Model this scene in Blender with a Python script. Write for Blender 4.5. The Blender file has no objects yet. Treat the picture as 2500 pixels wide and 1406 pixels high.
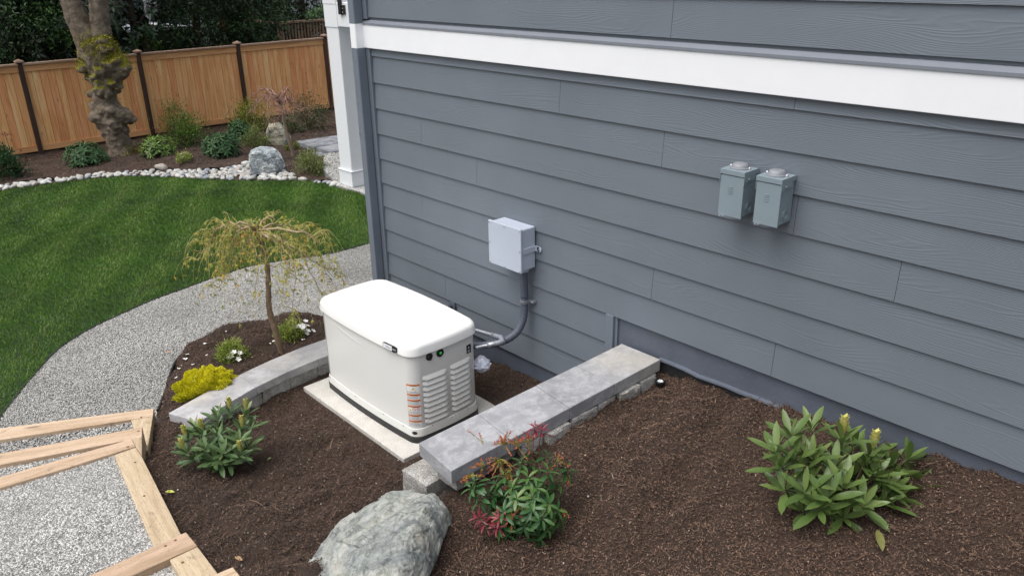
import bpy, bmesh, math, random
import numpy as np
from mathutils import Vector, Matrix, noise as mnoise
from mathutils.geometry import delaunay_2d_cdt
random.seed(7)
rg = np.random.default_rng(11)
SC = bpy.context.scene
COL = SC.collection

# ---------------------------------------------------------------- camera
CXY = np.array([1250., 703.]); FOC = 1946.15
RC = None
def _basis():
    d = lambda p: np.array([p[0]-CXY[0], p[1]-CXY[1], FOC])/np.linalg.norm([p[0]-CXY[0], p[1]-CXY[1], FOC])
    X = -d((-699., -66.7)); Z = -d((1336., 5406.))
    X = X-np.dot(X, Z)*Z; X /= np.linalg.norm(X)
    return np.array([X, np.cross(Z, X), Z])
RC = _basis()
CAM = np.array([0., -3.59, 3.0156])
cd = bpy.data.cameras.new('camera'); cam = bpy.data.objects.new('camera', cd); COL.objects.link(cam)
cd.sensor_width = 36.; cd.lens = FOC/2500*36; cd.clip_start = .05; cd.clip_end = 600
M = Matrix(((RC[0][0], -RC[0][1], -RC[0][2], CAM[0]), (RC[1][0], -RC[1][1], -RC[1][2], CAM[1]),
            (RC[2][0], -RC[2][1], -RC[2][2], CAM[2]), (0, 0, 0, 1)))
cam.matrix_world = M
SC.camera = cam

# ---------------------------------------------------------------- light (overcast)
W = bpy.data.worlds.new('World'); SC.world = W; W.use_nodes = True
nt = W.node_tree; bg = nt.nodes['Background']
sky = nt.nodes.new('ShaderNodeTexSky'); sky.sky_type = 'NISHITA'; sky.sun_disc = False
SUN_EL, SUN_ROT = math.radians(66), math.radians(195)
sky.sun_elevation = SUN_EL; sky.sun_rotation = SUN_ROT
sky.air_density = 1.0; sky.dust_density = 5.0; sky.ozone_density = 1.0
hs = nt.nodes.new('ShaderNodeHueSaturation'); hs.inputs['Saturation'].default_value = .42
nt.links.new(sky.outputs[0], hs.inputs['Color']); nt.links.new(hs.outputs[0], bg.inputs[0])
bg.inputs[1].default_value = .12
sl = bpy.data.lights.new('sun', 'SUN'); sl.energy = 1.0; sl.angle = math.radians(70); sl.color = (1, .975, .94)
so = bpy.data.objects.new('sun', sl); COL.objects.link(so)
sd = Vector((math.sin(SUN_ROT)*math.cos(SUN_EL), math.cos(SUN_ROT)*math.cos(SUN_EL), math.sin(SUN_EL)))
so.rotation_euler = sd.to_track_quat('Z', 'Y').to_euler(); so.location = (0, -6, 12)
SC.view_settings.view_transform = 'Standard'; SC.view_settings.look = 'None'
SC.view_settings.gamma = 1; SC.view_settings.exposure = 0.70
try:
    SC.cycles.use_denoising = True; SC.cycles.max_bounces = 6; SC.cycles.transparent_max_bounces = 6
except Exception: pass

# ---------------------------------------------------------------- helpers
def pray(p):
    v = RC @ np.array([p[0]-CXY[0], p[1]-CXY[1], FOC]); return v/np.linalg.norm(v)
def hz(p, z):
    r = pray(p); return CAM+(z-CAM[2])/r[2]*r
def onY(p, y):
    r = pray(p); return CAM+(y-CAM[1])/r[1]*r
def onX(p, x):
    r = pray(p); return CAM+(x-CAM[0])/r[0]*r
def G(p, H, it=14):
    z = 0.
    for _ in range(it):
        q = hz(p, z); z = .5*z+.5*float(H(q[0], q[1]))
    q = hz(p, z); return q

def srgb(r, g, b):
    f = lambda c: (c/255/12.92) if c/255 <= .04045 else ((c/255+.055)/1.055)**2.4
    return (f(r), f(g), f(b), 1)

class MB:
    def __init__(s): s.v = []; s.f = []; s.r = []; s.n = 0
    def add(s, V, F, r=None):
        V = np.asarray(V, float).reshape(-1, 3); o = s.n
        s.v.append(V); s.n += len(V)
        for f in F: s.f.append([i+o for i in f])
        s.r.append(np.full(len(V), random.random() if r is None else r))
        return s
    def addn(s, V, F, R):     # numpy bulk: V (n,3), F (m,k), R (n)
        s.v.append(V); s.f.append(np.asarray(F)+s.n); s.n += len(V); s.r.append(R); return s
    def box(s, x0, x1, y0, y1, z0, z1, r=None):
        V = [(x, y, z) for z in (z0, z1) for y in (y0, y1) for x in (x0, x1)]
        return s.add(V, [(0, 2, 3, 1), (4, 5, 7, 6), (0, 1, 5, 4), (2, 6, 7, 3), (0, 4, 6, 2), (1, 3, 7, 5)], r)
    def prism(s, poly, z0, z1, r=None):     # poly CCW xy, z may be per-vertex lists
        n = len(poly); zz0 = z0 if hasattr(z0, '__len__') else [z0]*n; zz1 = z1 if hasattr(z1, '__len__') else [z1]*n
        V = [(p[0], p[1], zz0[i]) for i, p in enumerate(poly)]+[(p[0], p[1], zz1[i]) for i, p in enumerate(poly)]
        F = [list(range(n))[::-1], list(range(n, 2*n))]+[(i, (i+1) % n, n+(i+1) % n, n+i) for i in range(n)]
        return s.add(V, F, r)
    def tube(s, P, R, k=8, cap=True, r=None):
        P = [np.array(p, float) for p in P]; n = len(P)
        R = R if hasattr(R, '__len__') else [R]*n
        T = [P[min(i+1, n-1)]-P[max(i-1, 0)] for i in range(n)]
        T = [t/(np.linalg.norm(t)+1e-9) for t in T]
        a = np.array([0, 0, 1.]) if abs(T[0][2]) < .9 else np.array([1., 0, 0])
        u = np.cross(T[0], a); u /= np.linalg.norm(u)
        V = []
        for i in range(n):
            u = u-np.dot(u, T[i])*T[i]; u /= (np.linalg.norm(u)+1e-9); w = np.cross(T[i], u)
            for j in range(k):
                c = 2*math.pi*j/k; V.append(P[i]+R[i]*(math.cos(c)*u+math.sin(c)*w))
        F = [(i*k+j, i*k+(j+1) % k, (i+1)*k+(j+1) % k, (i+1)*k+j) for i in range(n-1) for j in range(k)]
        if cap: F += [list(range(k))[::-1], [(n-1)*k+j for j in range(k)]]
        return s.add(V, F, r)
    def lathe(s, prof, c=(0, 0, 0), axis='z', k=20, r=None):   # prof (radius, height)
        V = []
        for (ra, h) in prof:
            for j in range(k):
                a = 2*math.pi*j/k; x, y, z = ra*math.cos(a), ra*math.sin(a), h
                if axis == 'x': x, y, z = z, x, y
                if axis == 'y': x, y, z = x, -z, y
                V.append((x+c[0], y+c[1], z+c[2]))
        n = len(prof)
        F = [(i*k+j, i*k+(j+1) % k, (i+1)*k+(j+1) % k, (i+1)*k+j) for i in range(n-1) for j in range(k)]
        F += [list(range(k))[::-1], [(n-1)*k+j for j in range(k)]]
        return s.add(V, F, r)
    def mesh(s, name):
        me = bpy.data.meshes.new(name)
        V = np.concatenate(s.v).astype(np.float32)
        if s.f and isinstance(s.f[0], np.ndarray):
            k = s.f[0].shape[1]; F = np.concatenate(s.f).astype(np.int32)
            me.vertices.add(len(V)); me.vertices.foreach_set('co', V.ravel())
            me.loops.add(F.size); me.loops.foreach_set('vertex_index', F.ravel())
            me.polygons.add(len(F)); me.polygons.foreach_set('loop_start', np.arange(0, F.size, k, dtype=np.int32))
            try: me.polygons.foreach_set('loop_total', np.full(len(F), k, dtype=np.int32))
            except Exception: pass
            me.update(calc_edges=True)
        else:
            me.from_pydata([tuple(map(float, v)) for v in V], [], [list(map(int, f)) for f in s.f]); me.update()
        at = me.attributes.new('rnd', 'FLOAT', 'POINT'); at.data.foreach_set('value', np.concatenate(s.r).astype(np.float32))
        return me

def obj(name, mb, m, parent=None, loc=None, smooth=False, bevel=0, seg=2, auto=None):
    me = mb.mesh(name) if isinstance(mb, MB) else mb
    o = bpy.data.objects.new(name, me); COL.objects.link(o)
    if m is not None and not me.materials: me.materials.append(m)
    if parent: o.parent = parent
    if loc is not None: o.location = loc
    if smooth or auto:
        me.polygons.foreach_set('use_smooth', [True]*len(me.polygons))
        if auto:
            try: me.set_sharp_from_angle(angle=math.radians(auto))
            except Exception: pass
    if bevel:
        b = o.modifiers.new('bevel', 'BEVEL'); b.width = bevel; b.segments = seg; b.limit_method = 'ANGLE'; b.angle_limit = math.radians(35)
    return o
def empty(name, loc=(0, 0, 0)):
    o = bpy.data.objects.new(name, None); COL.objects.link(o); o.location = loc; o.empty_display_size = .1; return o
def tag(o, label=None, cat=None, group=None, kind=None):
    if label: o['label'] = label
    if cat: o['category'] = cat
    if group: o['group'] = group
    if kind: o['kind'] = kind
    return o
def thing(name, label, cat, loc=(0, 0, 0), group=None): return tag(empty(name, loc), label, cat, group)
# things are modelled in world coordinates and then hung below their empty
def pobj(name, mb, m, root, **k):
    o = obj(name, mb, m, **k); o.parent = root
    o.matrix_parent_inverse = Matrix.Translation(-_wl(root)); return o
def _wl(o):
    l = Vector(o.location); p = o.parent
    return l

# ---------------------------------------------------------------- materials
class NT:
    def __init__(s, m): s.t = m.node_tree; s.n = s.t.nodes; s.l = s.t.links
    def new(s, t, **k):
        n = s.n.new('ShaderNode'+t)
        for a, b in k.items(): setattr(n, a, b)
        return n
    def ln(s, a, b): s.l.new(a, b)
    def coord(s, scale=(1, 1, 1), src='Object', rot=(0, 0, 0)):
        tc = s.new('TexCoord'); mp = s.new('Mapping'); mp.inputs['Scale'].default_value = scale; mp.inputs['Rotation'].default_value = rot
        s.ln(tc.outputs[src], mp.inputs[0]); return mp.outputs[0]
    def noise(s, v, sc, det=4, ro=.6, dist=0):
        n = s.new('TexNoise'); n.inputs['Scale'].default_value = sc; n.inputs['Detail'].default_value = det
        n.inputs['Roughness'].default_value = ro; n.inputs['Distortion'].default_value = dist
        if v is not None: s.ln(v, n.inputs['Vector'])
        return n.outputs[0]
    def vor(s, v, sc, feat='F1', out='Distance'):
        n = s.new('TexVoronoi'); n.feature = feat; n.inputs['Scale'].default_value = sc; s.ln(v, n.inputs['Vector']); return n.outputs[out]
    def ramp(s, f, stops):
        r = s.new('ValToRGB'); e = r.color_ramp.elements
        while len(e) < len(stops): e.new(.5)
        for i, (p, c) in enumerate(stops): e[i].position = p; e[i].color = c if len(c) == 4 else (*c, 1)
        s.ln(f, r.inputs[0]); return r.outputs[0]
    def mix(s, f, a, b, mode='MIX'):
        m = s.new('MixRGB'); m.blend_type = mode
        for i, x in ((0, f), (1, a), (2, b)):
            if isinstance(x, (int, float)): m.inputs[i].default_value = x
            elif isinstance(x, tuple): m.inputs[i].default_value = x if len(x) == 4 else (*x, 1)
            else: s.ln(x, m.inputs[i])
        return m.outputs[0]
    def math(s, op, a, b=0.):
        m = s.new('Math'); m.operation = op
        for i, x in ((0, a), (1, b)):
            if isinstance(x, (int, float)): m.inputs[i].default_value = x
            else: s.ln(x, m.inputs[i])
        return m.outputs[0]
    def attr(s, n='rnd'):
        a = s.new('Attribute'); a.attribute_name = n; return a.outputs['Fac']
    def bump(s, h, st=.3, d=.01, prev=None):
        b = s.new('Bump'); b.inputs['Strength'].default_value = st; b.inputs['Distance'].default_value = d; s.ln(h, b.inputs['Height'])
        if prev is not None: s.ln(prev, b.inputs['Normal'])
        return b.outputs[0]
def mat(name, col=(.5, .5, .5, 1), rough=.6, metal=0, spec=None):
    m = bpy.data.materials.new(name); m.use_nodes = True; p = m.node_tree.nodes['Principled BSDF']
    p.inputs['Base Color'].default_value = col; p.inputs['Roughness'].default_value = rough; p.inputs['Metallic'].default_value = metal
    if spec is not None: p.inputs['Specular IOR Level'].default_value = spec
    return m, NT(m), p

def simple(name, col, rough=.5, metal=0, var=.08, sc=6, bump=0, bsc=60, bd=.002, spec=None):
    m, n, p = mat(name, col, rough, metal, spec); v = n.coord()
    f = n.noise(v, sc, 5)
    lo = tuple(c*(1-var) for c in col[:3])+(1,); hi = tuple(min(1, c*(1+var)) for c in col[:3])+(1,)
    n.ln(n.ramp(f, [(.3, lo), (.7, hi)]), p.inputs['Base Color'])
    if bump: n.ln(n.bump(n.noise(v, bsc, 4), bump, bd), p.inputs['Normal'])
    return m
def rndmat(name, stops, rough=.6, extra=None, bumpsc=0, bd=.002, trans=0, spec=None):
    """colour picked by the per-piece attribute"""
    m, n, p = mat(name, (1, 1, 1, 1), rough, 0, spec); v = n.coord()
    c = n.ramp(n.attr(), stops)
    if extra: c = n.mix(.5, c, n.ramp(n.noise(v, extra, 4), [(.3, (.35, .35, .35)), (.7, (.65, .65, .65))]), 'OVERLAY')
    n.ln(c, p.inputs['Base Color'])
    if bumpsc: n.ln(n.bump(n.noise(v, bumpsc, 3), .5, bd), p.inputs['Normal'])
    return m
def leafmat(name, stops, rough=.45, trans=.25, spec=.5):
    m, n, p = mat(name, (1, 1, 1, 1), rough, 0, spec)
    c = n.ramp(n.attr(), stops); n.ln(c, p.inputs['Base Color'])
    if trans:
        t = n.new('BsdfTranslucent'); n.ln(c, t.inputs[0]); mx = n.new('MixShader'); mx.inputs[0].default_value = trans
        n.ln(p.outputs[0], mx.inputs[1]); n.ln(t.outputs[0], mx.inputs[2])
        out = [x for x in n.n if x.type == 'OUTPUT_MATERIAL'][0]; n.ln(mx.outputs[0], out.inputs[0])
    return m
# ---------------------------------------------------------------- material library
def m_siding(name, col, grain=1.0):
    m, n, p = mat(name, col, .55)
    tc = n.new('TexCoord'); sp = n.new('SeparateXYZ'); n.ln(tc.outputs['Object'], sp.inputs[0])
    r = n.attr()
    cb = n.new('CombineXYZ'); n.ln(n.math('MULTIPLY', sp.outputs[0], .9), cb.inputs[0])
    n.ln(n.math('MULTIPLY', r, 57.), cb.inputs[1]); n.ln(n.math('MULTIPLY', sp.outputs[2], 5.5), cb.inputs[2])
    big = n.noise(cb.outputs[0], 1.15, 2, .4)
    fine = n.math('ADD', n.math('MULTIPLY', big, 22.), n.math('MULTIPLY', sp.outputs[2], 90.))
    cb2 = n.new('CombineXYZ'); n.ln(n.math('MULTIPLY', sp.outputs[0], 6.), cb2.inputs[0]); n.ln(n.math('MULTIPLY', r, 31.), cb2.inputs[1]); n.ln(n.math('MULTIPLY', sp.outputs[2], 30.), cb2.inputs[2])
    fine = n.math('ADD', fine, n.math('MULTIPLY', n.noise(cb2.outputs[0], 1., 3), .9))
    s = n.math('SINE', n.math('MULTIPLY', fine, 6.283))
    s = n.math('POWER', n.math('ADD', n.math('MULTIPLY', s, .5), .5), 2.2)
    amp = n.ramp(n.noise(cb.outputs[0], 2.3, 3), [(.36, (.15, .15, .15)), (.62, (1, 1, 1))])
    h = n.math('MULTIPLY', s, amp)
    b = n.bump(h, .30*grain, .0022)
    cb3 = n.new('CombineXYZ'); n.ln(n.math('MULTIPLY', sp.outputs[0], 40.), cb3.inputs[0]); n.ln(n.math('MULTIPLY', sp.outputs[2], 260.), cb3.inputs[2])
    b = n.bump(n.noise(cb3.outputs[0], 1., 2), .12*grain, .002, b)
    n.ln(b, p.inputs['Normal'])
    v = n.coord()
    c = n.ramp(n.noise(v, 1.3, 5), [(.3, tuple(x*.93 for x in col[:3])), (.7, tuple(x*1.07 for x in col[:3]))])
    # a few flecks of grit and overspray
    fl = n.ramp(n.vor(v, 9.), [(.012, (1, 1, 1)), (.02, (0, 0, 0))])
    c = n.mix(n.math('MULTIPLY', fl, .35), c, (.55, .57, .6))
    n.ln(c, p.inputs['Base Color']); return m
GREY = (.150, .175, .204, 1)
M_side = m_siding('siding_paint', GREY)
M_trim = simple('grey_trim_paint', (.162, .188, .226, 1), .5, var=.06, sc=3, bump=.1, bsc=80, bd=.001)
M_flash = simple('grey_flashing', (.205, .225, .26, 1), .4, var=.05)
M_found = simple('foundation_paint', (.098, .114, .146, 1), .55, var=.16, sc=3, bump=.4, bsc=26, bd=.008)
M_white = simple('white_paint', (.80, .82, .85, 1), .55, var=.02, sc=30, bump=.35, bsc=150, bd=.002)
M_band = simple('white_band_paint', (.90, .915, .94, 1), .55, var=.015, sc=8, bump=.25, bsc=110, bd=.0015)
M_gen = simple('cream_enamel', (.80, .80, .765, 1), .32, var=.015, sc=3)
M_genlid = simple('lit_cream_enamel', (.93, .93, .91, 1), .32, var=.01, sc=3)  # lid colour lightened to carry the blown-out light on its top
M_black = simple('black_rubber', (.018, .019, .021, 1), .5, var=.3, sc=30, bump=.3, bsc=90, bd=.002)
M_blackp = simple('black_metal', (.012, .012, .013, 1), .4)
M_silver = simple('galvanised_metal', (.48, .5, .53, 1), .4, .7, var=.15, sc=50)
M_pvcbox = simple('pale_grey_plastic', (.46, .51, .60, 1), .45, var=.03, sc=4)
M_disc = simple('grey_green_enamel', (.235, .295, .328, 1), .35, var=.05, sc=8)
M_hub = simple('cast_grey_cap', (.24, .25, .275, 1), .45, var=.08, sc=30, bump=.3, bsc=120, bd=.001)
M_cond = simple('grey_conduit', (.085, .098, .13, 1), .5, var=.06, sc=10)
M_orange = simple('orange_print', (.75, .2, .015, 1), .5, var=.02)
M_paper = simple('white_sticker', (.86, .86, .86, 1), .5, var=.01)
M_ink = simple('grey_print_and_shade', (.16, .16, .17, 1), .6)
M_yel = simple('yellow_print', (.85, .62, .02, 1), .5)
M_red = simple('red_print', (.55, .05, .08, 1), .5)
M_bag = simple('crumpled_plastic_film', (.62, .65, .76, 1), .25, var=.25, sc=30)
def m_emit(name, c, s):
    m, n, p = mat(name, c, .3); p.inputs['Emission Color'].default_value = c; p.inputs['Emission Strength'].default_value = s; return m
M_led = m_emit('green_lamp', (.02, .42, .05, 1), .22)
M_lens = simple('lamp_glass', (.75, .8, .78, 1), .1)

def m_concrete(name, a, b, white=.5, wsc=3.5, bsc=45, bd=.003, speck=0, warm=None):
    m, n, p = mat(name, a, .8); v = n.coord()
    c = n.ramp(n.noise(v, 4.5, 8, .7, .3), [(.32, a), (.68, b)])
    wf = n.ramp(n.noise(n.coord((1, .8, 1)), wsc, 10, .78, .25), [(.47, (0, 0, 0)), (.60, (1, 1, 1))])
    c = n.mix(n.math('MULTIPLY', wf, white), c, (.62, .62, .64))
    if warm: c = n.mix(n.math('MULTIPLY', n.ramp(n.noise(v, 2.1, 6, .7), [(.52, (0, 0, 0)), (.66, (1, 1, 1))]), warm), c, (.5, .46, .36))
    pits = n.ramp(n.vor(v, 95.), [(.05, (0, 0, 0)), (.13, (1, 1, 1))])
    pm = n.ramp(n.noise(v, 11., 3), [(.5, (0, 0, 0)), (.62, (1, 1, 1))])
    c = n.mix(n.math('MULTIPLY', n.math('SUBTRACT', 1., pits), n.math('MULTIPLY', pm, .6)), c, (.08, .08, .085))
    if speck: c = n.mix(speck, c, n.ramp(n.noise(v, 190., 3, .8), [(.36, (.05, .05, .05)), (.62, (1, 1, 1))]), 'OVERLAY')
    rr = n.attr(); c = n.mix(.3, c, n.ramp(rr, [(0, (.40, .40, .40)), (1, (.6, .6, .6))]), 'OVERLAY')
    n.ln(c, p.inputs['Base Color'])
    b1 = n.bump(n.noise(v, bsc, 8, .7), .6, bd); n.ln(b1, p.inputs['Normal']); return m
M_cap = m_concrete('grey_cap_stone', (.23, .235, .25, 1), (.34, .345, .365, 1), .35, 12.)
M_cape = m_concrete('stained_cap_stone', (.24, .242, .252, 1), (.36, .36, .365, 1), .35, 10., warm=.35)
M_capw = m_concrete('pale_cap_stone', (.27, .265, .27, 1), (.42, .41, .41, 1), .45, 5., warm=.7)
M_block = m_concrete('split_face_block', (.17, .165, .15, 1), (.40, .385, .35, 1), .35, 12, 60, .012, speck=.75)
M_pad = m_concrete('pad_concrete', (.44, .42, .38, 1), (.60, .58, .53, 1), .1, 6, 130, .004, speck=.5)
M_patio = m_concrete('patio_concrete', (.3, .3, .3, 1), (.4, .4, .4, 1), .2)
M_paver = m_concrete('bluestone_paver', (.12, .13, .145, 1), (.27, .285, .31, 1), .35, 3, 30, .006)
def m_boulder(name, tone=(1, 1, 1)):
    m, n, p = mat(name, (.3, .3, .3, 1), .75); v = n.coord()
    t = lambda r, g, b: (r*tone[0], g*tone[1], b*tone[2])
    c = n.ramp(n.noise(v, 2.6, 8, .65, 1.5), [(.3, t(.22, .26, .265)), (.42, t(.38, .41, .40)), (.52, t(.54, .56, .52)), (.68, t(.70, .685, .61))])
    rust = n.ramp(n.noise(v, 1.7, 5, .6, 1), [(.6, (0, 0, 0)), (.72, (1, 1, 1))])
    c = n.mix(n.math('MULTIPLY', rust, .45), c, (.36, .27, .15))
    vein = n.ramp(n.noise(n.coord((1, 1, 2.6), rot=(.4, .7, .2)), 7., 8, .75, 2.5), [(.44, (.2, .2, .2)), (.5, (.62, .62, .62)), (.56, (.45, .45, .45))])
    c = n.mix(.5, c, vein, 'OVERLAY'); ck = n.ramp(n.vor(n.coord((1, 1, 1.6), rot=(.3, .5, .1)), 7.5, 'DISTANCE_TO_EDGE'), [(.0, (.18, .18, .18)), (.035, (.5, .5, .5))]); c = n.mix(.45, c, ck, 'OVERLAY')
    dk = n.ramp(n.noise(v, 16., 7, .8, 1.2), [(.36, (.22, .22, .22)), (.52, (.56, .56, .56)), (.7, (.78, .78, .78))]); c = n.mix(.7, c, dk, 'OVERLAY')
    n.ln(c, p.inputs['Base Color'])
    b = n.bump(n.noise(v, 7., 9, .76, .8), .9, .06); b = n.bump(n.noise(n.coord((1, 1, 2.2), rot=(.5, .6, 0)), 34., 7, .8, .5), .7, .014, b); n.ln(b, p.inputs['Normal']); return m
M_boul = m_boulder('grey_green_rock'); M_boul2 = m_boulder('blue_grey_rock', (.85, .9, 1.)); M_boul3 = m_boulder('brown_grey_rock', (.85, .78, .65))
M_river = rndmat('river_stone', [(0, (.30, .29, .27)), (.3, (.46, .45, .43)), (.55, (.60, .59, .57)), (.75, (.68, .67, .66)), (.86, (.52, .42, .36)), (.94, (.24, .26, .30)), (1, (.7, .7, .69))], .6, 20, 30, .004)

def m_wood(name, base, dark, light, axis='x', knots=True, incise=False, rough=.75, sc=1.):
    m, n, p = mat(name, base, rough)
    s = {'x': (1.2, 14, 14), 'z': (14, 14, 1.2), 'y': (14, 1.2, 14)}[axis]
    s = tuple(q*sc for q in s)
    tc = n.new('TexCoord'); r = n.attr()
    off = n.new('VectorMath'); off.operation = 'ADD'; n.ln(tc.outputs['Object'], off.inputs[0])
    cb = n.new('CombineXYZ'); n.ln(n.math('MULTIPLY', r, 13.7), cb.inputs[0]); n.ln(n.math('MULTIPLY', r, 7.7), cb.inputs[1]); n.ln(n.math('MULTIPLY', r, 5.1), cb.inputs[2]); n.ln(cb.outputs[0], off.inputs[1])
    mp = n.new('Mapping'); mp.inputs['Scale'].default_value = s; n.ln(off.outputs[0], mp.inputs[0]); v = mp.outputs[0]
    g = n.noise(v, 1.2, 5, .6, .8)
    g2 = n.noise(v, 7., 3, .6, .3)
    c = n.ramp(g, [(.28, dark), (.5, base), (.75, light)])
    c = n.mix(.35, c, n.ramp(g2, [(.3, (.32, .32, .32)), (.7, (.66, .66, .66))]), 'OVERLAY')
    c = n.mix(.7, c, n.ramp(r, [(0, (.36, .35, .34)), (.5, (.5, .5, .5)), (1, (.60, .61, .62))]), 'OVERLAY')
    if knots:
        ks = {'x': (.5, 2, 2), 'z': (2.2, 2.2, .55), 'y': (2, .5, 2)}[axis]
        mk = n.new('Mapping'); mk.inputs['Scale'].default_value = ks; n.ln(off.outputs[0], mk.inputs[0])
        k = n.ramp(n.vor(mk.outputs[0], 3.2), [(.05, (1, 1, 1)), (.1, (0, 0, 0))]); c = n.mix(n.math('MULTIPLY', k, .75), c, tuple(x*.35 for x in dark[:3]))
    if incise:
        si = {'x': (22, 150, 150), 'y': (150, 22, 150)}[axis]
        vi = n.coord(si); k = n.ramp(n.vor(vi, 1.), [(.16, (1, 1, 1)), (.24, (0, 0, 0))]); c = n.mix(n.math('MULTIPLY', k, incise), c, (.13, .085, .05))
        st = n.ramp(n.noise(n.coord(), 11., 7, .75), [(.58, (0, 0, 0)), (.68, (1, 1, 1))]); c = n.mix(n.math('MULTIPLY', st, .5), c, (.14, .10, .07))
    n.ln(c, p.inputs['Base Color']); n.ln(n.bump(g2, .5, .003), p.inputs['Normal']); return m
M_timx = m_wood('timber_sawn_end', (.52, .34, .21, 1), (.36, .205, .115, 1), (.62, .44, .29, 1), 'y', incise=.25)
M_timy = m_wood('timber_incised', (.52, .41, .27, 1), (.42, .31, .20, 1), (.60, .49, .345, 1), 'x', incise=.6)
M_cedar = m_wood('cedar_board', (.76, .385, .155, 1), (.58, .26, .09, 1), (.86, .54, .28, 1), 'z', sc=.8)
M_rail = m_wood('cedar_rail', (.62, .315, .135, 1), (.46, .21, .08, 1), (.72, .43, .21, 1), 'y', sc=.6)
M_capr = m_wood('weathered_cap', (.36, .24, .17, 1), (.24, .16, .12, 1), (.45, .33, .25, 1), 'y', knots=False, sc=.6)
M_post = m_wood('dark_stained_post', (.055, .028, .018, 1), (.03, .016, .011, 1), (.085, .045, .03, 1), 'z', knots=False)
M_brail = m_wood('brown_railing', (.26, .17, .12, 1), (.18, .11, .07, 1), (.34, .24, .17, 1), 'z', knots=False)

def m_ground(name, stops, sc, bsc, bd, big=None, rough=.9):
    m, n, p = mat(name, stops[0][1] if len(stops[0][1]) == 4 else (*stops[0][1], 1), rough); v = n.coord()
    c = n.ramp(n.noise(v, sc, 6, .75, .4), stops)
    if big: c = n.mix(.8, c, n.ramp(n.noise(v, big, 4, .6), [(.35, (.36, .36, .36)), (.65, (.62, .62, .62))]), 'OVERLAY')
    n.ln(c, p.inputs['Base Color']); n.ln(n.bump(n.noise(v, bsc, 6, .75), 1., bd), p.inputs['Normal']); return m
M_mulch = m_ground('bark_mulch', [(.3, (.022, .013, .009)), (.5, (.055, .032, .021)), (.7, (.095, .057, .038))], 60, 45, .02, 1.6)
M_chip = rndmat('mulch_shred', [(0, (.021, .012, .008)), (.3, (.040, .023, .015)), (.65, (.060, .035, .024)), (.93, (.088, .053, .037)), (.98, (.15, .10, .068)), (1, (.28, .21, .15))], .85, 2.2)
M_chipr = rndmat('mulch_shred_dry', [(0, (.060, .034, .022)), (.3, (.105, .061, .040)), (.65, (.142, .085, .056)), (.93, (.185, .115, .078)), (.985, (.25, .17, .12)), (1, (.36, .27, .20))], .85, 2.2)
M_gravb = m_ground('gravel_base', [(.3, (.12, .12, .12)), (.5, (.26, .26, .25)), (.7, (.42, .41, .39))], 70, 60, .02, 1.1)
M_grav = rndmat('crushed_stone', [(0, (.20, .197, .187)), (.25, (.34, .336, .316)), (.55, (.44, .434, .408)), (.85, (.52, .514, .487)), (.96, (.60, .595, .57)), (1, (.46, .40, .33))], .8, 1.4)
M_pebb = rndmat('pale_gravel', [(0, (.18, .178, .17)), (.2, (.33, .325, .31)), (.5, (.46, .455, .435)), (.8, (.56, .555, .53)), (1, (.66, .65, .62))], .75, 2.)
M_lawnb = m_ground('lawn_soil', [(.3, (.008, .022, .005)), (.7, (.022, .06, .012))], 12, 40, .02, .7)
M_soil = m_ground('soil', [(.3, (.02, .03, .012)), (.7, (.05, .045, .025))], 3, 20, .03, .3)
def m_grass():
    m, n, p = mat('grass_blade', (.05, .12, .02, 1), .5, 0, .4)
    c = n.ramp(n.attr(), [(0, (.028, .075, .007)), (.45, (.066, .160, .013)), (.8, (.125, .235, .022)), (.97, (.20, .29, .06)), (1, (.27, .28, .11))])
    v = n.coord(); f = n.noise(v, .9, 5, .65, .6)
    c = n.mix(1., c, n.ramp(f, [(.33, (.34, .36, .36)), (.62, (.60, .60, .58))]), 'OVERLAY')
    n.ln(c, p.inputs['Base Color'])
    t = n.new('BsdfTranslucent'); n.ln(c, t.inputs[0]); mx = n.new('MixShader'); mx.inputs[0].default_value = .3
    n.ln(p.outputs[0], mx.inputs[1]); n.ln(t.outputs[0], mx.inputs[2]); out = [x for x in n.n if x.type == 'OUTPUT_MATERIAL'][0]; n.ln(mx.outputs[0], out.inputs[0])
    return m
M_grass = m_grass()
M_edge = simple('black_edging', (.012, .012, .012, 1), .6)
M_bark = simple('maple_bark', (.21, .145, .09, 1), .8, var=.35, sc=18, bump=.6, bsc=60, bd=.006)
M_twig = simple('pale_twig', (.36, .27, .17, 1), .7, var=.25, sc=20)
M_pink = simple('pinkish_twig', (.30, .17, .13, 1), .7, var=.25, sc=20)
M_stem = simple('brown_stem', (.10, .07, .04, 1), .8, var=.3, sc=30)
def m_bigbark():
    m, n, p = mat('knobbly_bark', (.15, .12, .09, 1), .9); v = n.coord()
    c = n.ramp(n.noise(v, 5., 9, .7, 1.), [(.3, (.06, .045, .03)), (.5, (.17, .135, .10)), (.72, (.30, .25, .19))])
    ge = n.new('NewGeometry'); sp = n.new('SeparateXYZ'); n.ln(ge.outputs['Normal'], sp.inputs[0])
    sz = n.new('SeparateXYZ'); n.ln(v, sz.inputs[0])
    gz = n.ramp(n.math('MULTIPLY', sz.outputs[2], .33), [(.36, (0, 0, 0)), (.48, (1, 1, 1)), (.76, (1, 1, 1)), (.9, (0, 0, 0))])
    k = n.math('MULTIPLY', gz, n.ramp(n.math('ADD', n.math('MULTIPLY', sp.outputs[2], .55), n.noise(v, 3.2, 5, .7)), [(.60, (0, 0, 0)), (.78, (1, 1, 1))]))
    moss = n.ramp(n.noise(v, 26., 4, .7), [(.3, (.08, .085, .005)), (.7, (.30, .27, .015))])
    c = n.mix(k, c, moss); n.ln(c, p.inputs['Base Color'])
    b = n.bump(n.noise(v, 9., 8, .7, .6), .9, .05); b = n.bump(n.noise(v, 50., 5, .7), .6, .01, b); n.ln(b, p.inputs['Normal']); return m
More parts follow.
